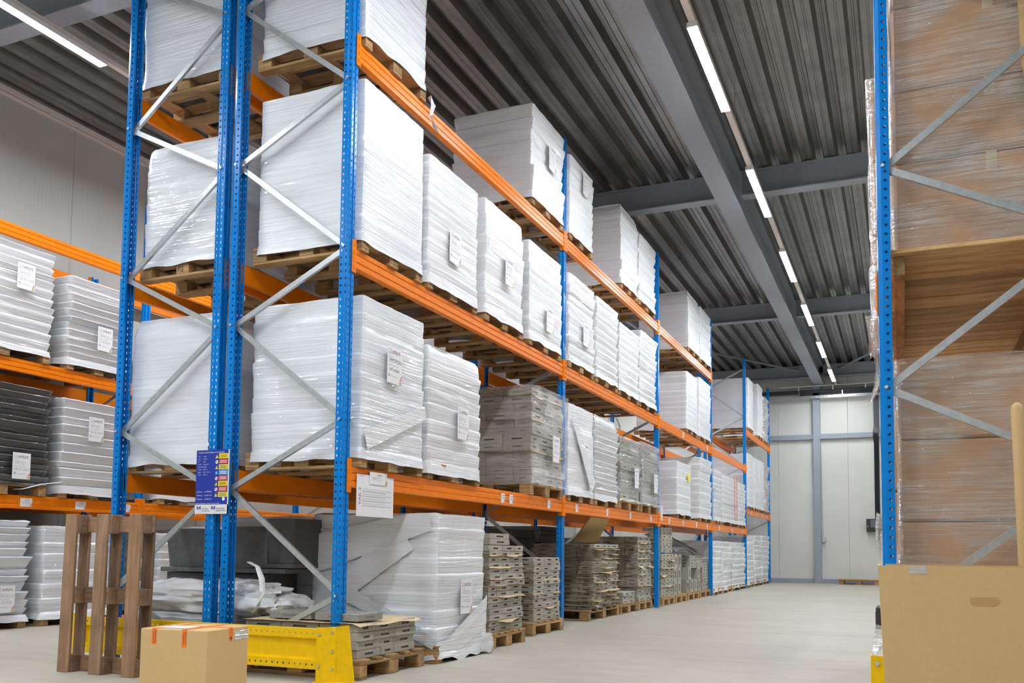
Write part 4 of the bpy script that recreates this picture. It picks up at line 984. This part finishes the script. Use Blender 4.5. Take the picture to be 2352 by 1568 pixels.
# ------------------------------------------------------------------ foreground carton
W_, D_, H_ = .425, .37, .40
t = thing('carton', 'closed brown carton with orange tape on the floor in front of the yellow guard', 'carton', (-.235, -1.125, 0), math.radians(6))
m = MB(); m.box((0, 0, H_ / 2), (W_, D_, H_), ch=.004); ob('box', m.mesh('box', CARD), t)
for i, (x, tx) in enumerate(((-W_ * .29, 'breekbaar'), (W_ * .16, 'breekbaar'))):
    m = MB(); m.box((0, 0, -.04 - .006 * i), (.030, .0015, .08 + .012 * i))
    ux, uy = (0, 0, 1), (-1, 0, 0)
    m.text('breekbaar', (-.001, -.0016, -.076), ux, uy, .012, 1, .062); m.text('voorzichtig', (.0115, -.0016, -.076), ux, uy, .012, 1, .066)
    m.box((0, D_ / 2, .0015), (.03, D_, .0015))
    ob('orange_tape', m.mesh('tape', [TAPEO, INK]), t, (x, -D_ / 2 - .001, H_))
m = MB(); m.box((0, 0, -.035), (.0015, .032, .07)); m.text('breekbaar', (.0016, .002, -.004), (0, 0, -1), (0, 1, 0), .012, 1, .03)
m.add([(.0018, -.012, -.05), (.0018, .012, -.05), (.0018, .004, -.06), (.0018, .002, -.068), (.0018, -.002, -.068), (.0018, -.004, -.06)], [(0, 1, 2, 3, 4, 5)], 1)
m.box((-W_ / 2, 0, .001), (W_, .032, .0015)); ob('orange_tape', m.mesh('tape', [TAPEO, INK]), t, (W_ / 2 + .001, .02, H_))
m = MB(); m.box((0, 0, 0), (.17, .13, .001)); 
for k in range(5): m.rect((-.07, -.05 + k * .022, .0008), (1, 0, 0), (0, 1, 0), .12, .004, 1)
ob('address_label', m.mesh('label', [PAPER, PALE]), t, (-.06, -.06, H_ + .002))
m = MB(); m.box((0, 0, 0), (.001, .13, .05)); ob('clear_tape', m.mesh('tape', FILMB), t, (W_ / 2 + .001, .12, H_ - .045))

# ------------------------------------------------------------------ sign and sheet on the rack
t = thing('load_sign', 'blue load sign with yellow, red and cyan notices on the double blue post', 'sign', (-1.075, -.103, 1.07))
m = MB(); m.box((0, .002, .225), (.295, .003, .45)); m.rect((-.1475, -.0004, 0), (1, 0, 0), (0, 0, 1), .295, .066, 1); m.rect((.138, -.0004, 0), (1, 0, 0), (0, 0, 1), .0095, .45, 1)
ux, uy = (1, 0, 0), (0, 0, 1); y_ = -.001
m.text('Draagkracht palletstellingen en voorwaarden', (-.128, y_, .428), ux, uy, .0155, 1, .23)
for i, (a_, c_) in enumerate((('Merk', 'Stelling'), ('Type', 'Palletrek'), ('Jaar', '2016'), ('Locatie', 'Magazijn hal'), ('Vakbelasting', '3 pallets'), ('Hoogte', '5500 mm'), ('Liggers', '3900 x 136 mm'), ('Niveau', '1380 mm'))):
    m.text(a_, (-.130, y_, .402 - .0185 * i), ux, uy, .010, 1); m.text(c_, (-.085, y_, .402 - .0185 * i), ux, uy, .010, 1)
for i, (a_, c_, e_) in enumerate((('Jukbelasting', 'max.', '9000 KG'), ('Vakbelasting', 'max.', '2971 KG'), ('Vloerlast', 'max.', '3000 KG'))):
    m.text(a_, (-.135, y_, .152 - .026 * i), ux, uy, .0125, 1, .05); m.text(c_, (-.07, y_, .152 - .026 * i), ux, uy, .010, 1); m.text(e_, (-.05, y_, .152 - .026 * i), ux, uy, .0135, 1)
m.text('Beschadigingen melden bij de leiding', (-.137, y_, .0705), ux, uy, .0115, 1, .21)
for i, (kc, sh) in enumerate(((2, 't'), (3, 'o'), (2, 't'), (4, 'c'), (3, 'o'), (2, 't'), (3, 'o'), (2, 't'))):
    z = .388 - .0385 * i; m.rect((.056, y_, z), ux, uy, .08, .0345, kc); cx, cz = .037, z + .014
    if sh == 't': m.add([(cx - .013, y_, cz - .012), (cx + .013, y_, cz - .012), (cx, y_, cz + .013)], [(0, 1, 2)], 2); m.rect((cx - .0015, y_ - .0004, cz - .007), ux, uy, .003, .011, 5)
    else:
        m.add([(cx + .013 * math.cos(k * .5236), y_, cz + .013 * math.sin(k * .5236)) for k in range(12)], [tuple(range(12))], 4 if sh == 'c' else 1)
        if sh == 'o': m.add([(cx - .010, y_ - .0004, cz + .007), (cx - .007, y_ - .0004, cz + .010), (cx + .010, y_ - .0004, cz - .007), (cx + .007, y_ - .0004, cz - .010)], [(0, 1, 2, 3)], 3)
        else: m.rect((cx - .002, y_ - .0004, cz - .008), ux, uy, .004, .015, 1)
    for k in range(3): m.rect((.062 + .005 * (k % 2), y_ - .0004, z + .023 - k * .008), ux, uy, .066 - .010 * (k % 2), .0035, 5 if kc == 2 else 1)
m.add([(.105 + .013 * math.cos(k * .5236), y_, .105 + .013 * math.sin(k * .5236)) for k in range(12)], [tuple(range(12))], 1)
for (x_, a_, c_) in ((-.13, 'MAGAZIJN', 'KEURMEESTER'), (.0, 'MAGAZIJN', 'INRICHTING')):
    m.add([(x_, y_, .055), (x_ + .008, y_, .055), (x_ + .017, y_, .040), (x_ + .026, y_, .055), (x_ + .034, y_, .055), (x_ + .034, y_, .030), (x_ + .027, y_, .030), (x_ + .027, y_, .044), (x_ + .017, y_, .030), (x_ + .007, y_, .044), (x_ + .007, y_, .030), (x_, y_, .030)], [(0, 1, 2, 8, 9, 11), (9, 10, 11), (2, 3, 4, 7, 8), (4, 5, 6, 7)], 0)
    m.text(a_, (x_ + .042, y_ - .0003, .032), ux, uy, .0125 if x_ < -.05 else .016, 5, None); m.text(c_, (x_ + .042, y_ - .0003, .017), ux, uy, .0115 if x_ < -.05 else .015, 5)
ob('sign_board', m.mesh('sign_board', [SIGNB, WHITE, SIGNY, SIGNR, SIGNC, INK]), t)
m = MB(); m.cyl((0, 0, 0), .016, .004, 'y', 16); ob('screw_cap', m.mesh('cap', WHITE, 40), t, (-.055, .0, .49))
t = thing('paper_sheet', 'white paper sheet reading VAK 3 hanging from the lowest orange beam beside the nearest post', 'paper', (.0075, .305, 1.20))
m = MB(); m.box((0, 0, 0), (.001, .475, .285)); ux, uy = (0, 1, 0), (0, 0, 1); x = .001
m.text('VAK 3', (x, -.185, -.065), (0, 0, 1), (0, -1, 0), .042, 1, .115)
for k in range(8): m.rect((x, -.165, -.072 + k * .0162), ux, uy, .30 if k < 7 else .3, .002 if k % 2 else .0045, 2)
for k in range(16): m.rect((x, -.165 + k * .0245, -.07), ux, uy, .0012, .115, 2)
for k in range(4): m.rect((x, .140, -.072 + k * .037), ux, uy, .065, .004, 2)
ob('sheet', m.mesh('sheet', [PAPER, INK, PALE]), t)
m = small_label(.225, .085, 0); ob('paper_label', m, t, (.003, .03, .125))

# ------------------------------------------------------------------ right hand rack
t = thing('plank_pallet', 'large wide timber pallet of close planks under the upper cartons of the right hand rack', 'pallet', (3.80, 1.75, 2.40))
for k in range(26):
    m = MB(); m.box((0, 0, 0), (.98, .125, .022), ch=.003); ob('plank', m.mesh('plank', PLANK), t, (.0 + random.uniform(-.006, .006), -1.72 + k * .135, .011 + random.uniform(-.004, .004)))
for x in (-.435, .38):
    m = MB(); m.box((0, 0, 0), (.055, 3.4, .10), ch=.003); ob('bearer', m.mesh('bearer', WY), t, (x, -.03, -.051))
def carton(x0, x1, y0, y1, z0, z1, desc, tape=True):
    t = thing('carton', desc, 'carton', ((x0 + x1) / 2, (y0 + y1) / 2, z0 + .001))
    m = MB(); m.box((0, 0, (z1 - z0) / 2), (x1 - x0 - .004, y1 - y0 - .004, z1 - z0 - .006), ch=.014); ob('box', m.mesh('box', CARDB), t)
    if tape:
        m = MB(); m.box((0, 0, -.05), (.05, .001, .10)); m.box((0, (y1 - y0) / 2, 0), (.05, y1 - y0, .001)); ob('tape', m.mesh('tape', KRAFT), t, (.02, -(y1 - y0) / 2, z1 - z0 - .001))
RN = ['bottom', 'second', 'third', 'top']
for i, (z0, z1) in enumerate(((2.424, 2.93), (2.93, 3.33), (3.33, 3.80), (3.80, 4.36))):
    carton(3.345, 4.24, .10, .92, z0, z1, '%s row brown carton under shiny film on the timber pallet of the right rack' % RN[i].capitalize())
for i, (z0, z1) in enumerate(((PH, .57), (.57, 1.01), (1.01, 1.44), (1.44, 1.86))):
    carton(3.345, 4.24, .10, .92, z0, z1, '%s row brown carton under shiny film in the floor stack of the right hand rack' % RN[i].capitalize(), False)
for i, (z0, z1) in enumerate(((2.424, 2.98), (2.98, 3.5), (3.5, 4.05))):
    carton(3.20, 4.2, 1.40, 2.4, z0, z1, '%s row brown carton reaching into the aisle behind the right hand blue post' % RN[i].capitalize(), False)
for i, (z0, z1) in enumerate(((PH, .70), (.70, 1.25), (1.25, 1.8))):
    carton(3.27, 4.2, 1.40, 2.4, z0, z1, '%s row brown carton of the second floor stack of the right hand rack' % RN[i].capitalize(), False)
pallet(4.26, .08, .94, 0, 'wooden pallet under the front carton stack of the right hand rack', .93); pallet(4.22, 1.4, 2.4, 0, 'wooden pallet under the second carton stack of the right hand rack', .98, False)
def shell(desc, c, sx, sy, h, seed, mat=FILM, wr=.012, jag=.004):
    tag(ob('stretch_film', wrap_mesh(sx, sy, h, layers=5, jag=jag, wr=wr, seed=seed, skirt=.03, flare=.01, mat=mat, n=18), None, c), desc, 'film')
shell('shiny clear stretch film around the upper front cartons of the right hand rack', (3.792, .51, 2.43), .92, .85, 1.94, 61)
shell('shiny clear stretch film around the floor cartons of the right hand rack', (3.792, .51, .14), .92, .85, 1.73, 62)
shell('clear stretch film around the cartons reaching into the aisle behind the right hand post', (3.70, 1.9, 2.43), 1.03, 1.03, 1.65, 63, FILMB)
def rag(pts, wd, seed, desc):
    m = MB(); vs = []; n = len(pts); r = random.Random(seed)
    for i, p in enumerate(pts):
        k = wd * (1 - .75 * i / (n - 1)) * r.uniform(.6, 1.2)
        for j in range(5):
            q = j / 4 - .5; vs.append((p[0] + q * k + r.uniform(-.006, .006), p[1] + r.uniform(-.025, .025), p[2] + r.uniform(-.01, .01)))
    m.sheet(vs, n, 5); tag(ob('film_scrap', m.mesh('film_scrap', FILMW, 70)), desc, 'film')
rag([(3.215, 1.40, 2.45), (3.205, 1.38, 2.36), (3.21, 1.38, 2.27), (3.225, 1.38, 2.18), (3.235, 1.38, 2.08), (3.225, 1.38, 1.98), (3.20, 1.38, 1.90), (3.17, 1.38, 1.84)], .09, 1, 'torn strip of clear film hanging left of the right hand blue post')
rag([(3.215, 1.39, 2.44), (3.22, 1.39, 2.36), (3.20, 1.385, 2.28), (3.19, 1.38, 2.2), (3.2, 1.38, 2.15)], .12, 2, 'short torn flap of clear film at the pallet edge behind the right hand post')
rag([(3.255, .6, 1.08), (3.245, .6, 1.0), (3.235, .6, .93), (3.245, .6, .86), (3.25, .6, .80)], .09, 3, 'loose crinkled film beside the right hand post at the control box')
rag([(3.24, .6, .43), (3.225, .6, .36), (3.21, .6, .30), (3.2, .6, .27)], .09, 4, 'loose film tail low beside the big open carton')
m = MB(); m.box((0, 0, 0), (.06, .3, .134), ch=.004); m.box((-.031, 0, 0), (.004, .22, .08), 1); tag(ob('foam_edge', m.mesh('foam_edge', [DARKGAP, BLACK]), None, (3.225, 1.245, .437)), 'dark foam edge piece on the floor cartons, peeking out left of the big open carton', 'edge protector')
# tan board and batten at the right picture edge
m = MB(); pf = [(3.925, 4.5), (3.945, 3.72), (3.955, 3.35), (3.975, 3.2), (4.06, 2.425), (4.20, 2.425), (4.20, 4.5)]; m.prism(pf, 'y', .045, .062); tag(ob('cardboard_sheet', m.mesh('cardboard_sheet', CARD)), 'tall tan cardboard sheet leaning on the upper cartons at the right picture edge', 'cardboard sheet')
m = MB(); m.tube([(3.88, -.33, 0), (3.866, -.33, .8), (3.852, -.33, 1.515), (3.852, -.33, 1.535), (3.852, -.33, 1.545)], [.026, .026, .026, .021, .008], 14); tag(ob('cardboard_tube', m.mesh('cardboard_tube', CARD, 50)), 'thin tan tube standing upright behind the big open carton at the right picture edge', 'tube')
# big open carton
t = thing('open_carton', 'big open tan carton with an oval hand hole in the lower right foreground', 'carton', (3.70, -1.10, 0), math.radians(1.5))
hw, hd, H2, tk, tp = .435, .29, .80, .007, .93
m = MB(); hx, hz, a, r_ = -.085, .675, .032, .018
def fx(x, z): return x * (tp + (1 - tp) * z / H2)
hole = []
for k in range(9): an = -math.pi / 2 + k * math.pi / 8; hole.append((hx + a + r_ * math.cos(an), hz + r_ * math.sin(an)))
for k in range(9): an = math.pi / 2 + k * math.pi / 8; hole.append((hx - a + r_ * math.cos(an), hz + r_ * math.sin(an)))
n = len(hole)
def wall(yo, flip):
    """panel with the hand hole: bottom, right, top and left fields meet at the corners"""
    vs = [(fx(q[0], q[1]), yo, q[1]) for q in hole] + [(fx(q[0], q[1]), yo, q[1]) for q in ((hw, 0), (hw, H2), (-hw, H2), (-hw, 0))]
    c0, c1, c2, c3 = n, n + 1, n + 2, n + 3
    fs = [(0, c3, c0), (0, c0, 4), (4, c0, c1), (4, c1, 8), (8, c1, c2), (8, c2, 9), (9, c2, 13), (13, c2, c3), (13, c3, 17), (17, c3, 0)]
    for a_, e_ in ((0, 4), (4, 8), (9, 13), (13, 17)):
        m_ = {0: c0, 4: c1, 9: c2, 13: c3}[a_]
        for k in range(a_, e_): fs.append((k, m_, k + 1))
    fs = [f for f in fs if f not in ((0, c0, 4), (4, c1, 8), (9, c2, 13), (13, c3, 17))]
    m.add(vs, [tuple(reversed(f)) for f in fs] if flip else fs)
wall(-hd, False); wall(-hd + tk, True)
m.add([(fx(q[0], q[1]), -hd, q[1]) for q in hole] + [(fx(q[0], q[1]), -hd + tk, q[1]) for q in hole], [(i, n + i, n + (i + 1) % n, (i + 1) % n) for i in range(n)])
m.add([(-hw, -hd, H2), (hw, -hd, H2), (hw, -hd + tk, H2), (-hw, -hd + tk, H2)], [(0, 1, 2, 3)])
ob('front_wall', m.mesh('front_wall', CARD), t)
for s in (-1, 1):
    m = MB(); q = [(s * hw * tp, -hd + .002, 0), (s * hw * tp, hd, 0), (s * hw, hd, H2), (s * hw, -hd + .002, H2)]; vs = q + [(x - s * tk, y, z) for x, y, z in q]
    m.add(vs, [(0, 1, 2, 3), (7, 6, 5, 4), (0, 4, 5, 1), (1, 5, 6, 2), (2, 6, 7, 3), (3, 7, 4, 0)]); ob('side_wall', m.mesh('side_wall', CARD), t)
m = MB(); m.box((0, hd - tk / 2, H2 / 2), (2 * hw * tp, tk, H2)); ob('back_wall', m.mesh('back_wall', CARD), t)
m = MB(); m.box((0, 0, .004), (2 * hw * tp, 2 * hd, .008)); ob('bottom', m.mesh('bottom', CARD), t)
m = MB(); m.box((0, 0, 0), (.06, .001, .03)); m.box((0, .01, .0155), (.06, .02, .001)); ob('clear_tape', m.mesh('tape', FILMB), t, (-.30, -hd - .001, H2 - .015))
# pallet at the far wall
pallet(2.78, 20.55, 21.1, 0, 'lone wooden pallet with a board on top on the floor at the far wall', 1.0)
m = MB(); m.box((0, 0, 0), (1.02, .60, .02), ch=.003); tag(ob('plywood_board', m.mesh('board', PLANK), None, (2.28, 20.82, PH + .012)), 'thin board lying on the lone pallet at the far wall', 'board')
# stray film ends on the racks
def ribbon(pts, wd, mat, desc, cat='film'):
    m = MB(); m.tube(pts, wd, 6, flatk=.3); tag(ob('film_ribbon', m.mesh('ribbon', mat, 60)), desc, cat)
ribbon([(.03, .93, 4.36), (.05, .96, 4.30), (.035, .95, 4.22), (.04, 1.0, 4.15), (.04, 1.06, 4.13)], [.03, .02, .012, .016, .006], BAGM, 'white film tail hanging over the top beam under the first load')
ribbon([(-4.78, 1.75, 1.50), (-4.77, 1.5, 1.46), (-4.77, 1.3, 1.40), (-4.77, 1.2, 1.39)], [.02, .022, .014, .006], BAGM, 'white film end tied below the dark grey stack')
ribbon([(-.35, 7.2, 2.72), (-.30, 7.22, 2.6), (-.33, 7.24, 2.48)], [.008, .012, .008], BAGM, 'pale film ribbon dangling under the middle beam before the third post')
ribbon([(.02, 8.3, 1.53), (.02, 8.32, 1.42), (.02, 8.33, 1.3)], [.03, .025, .008], BAGM, 'white film tail at the third post on the lowest beam')
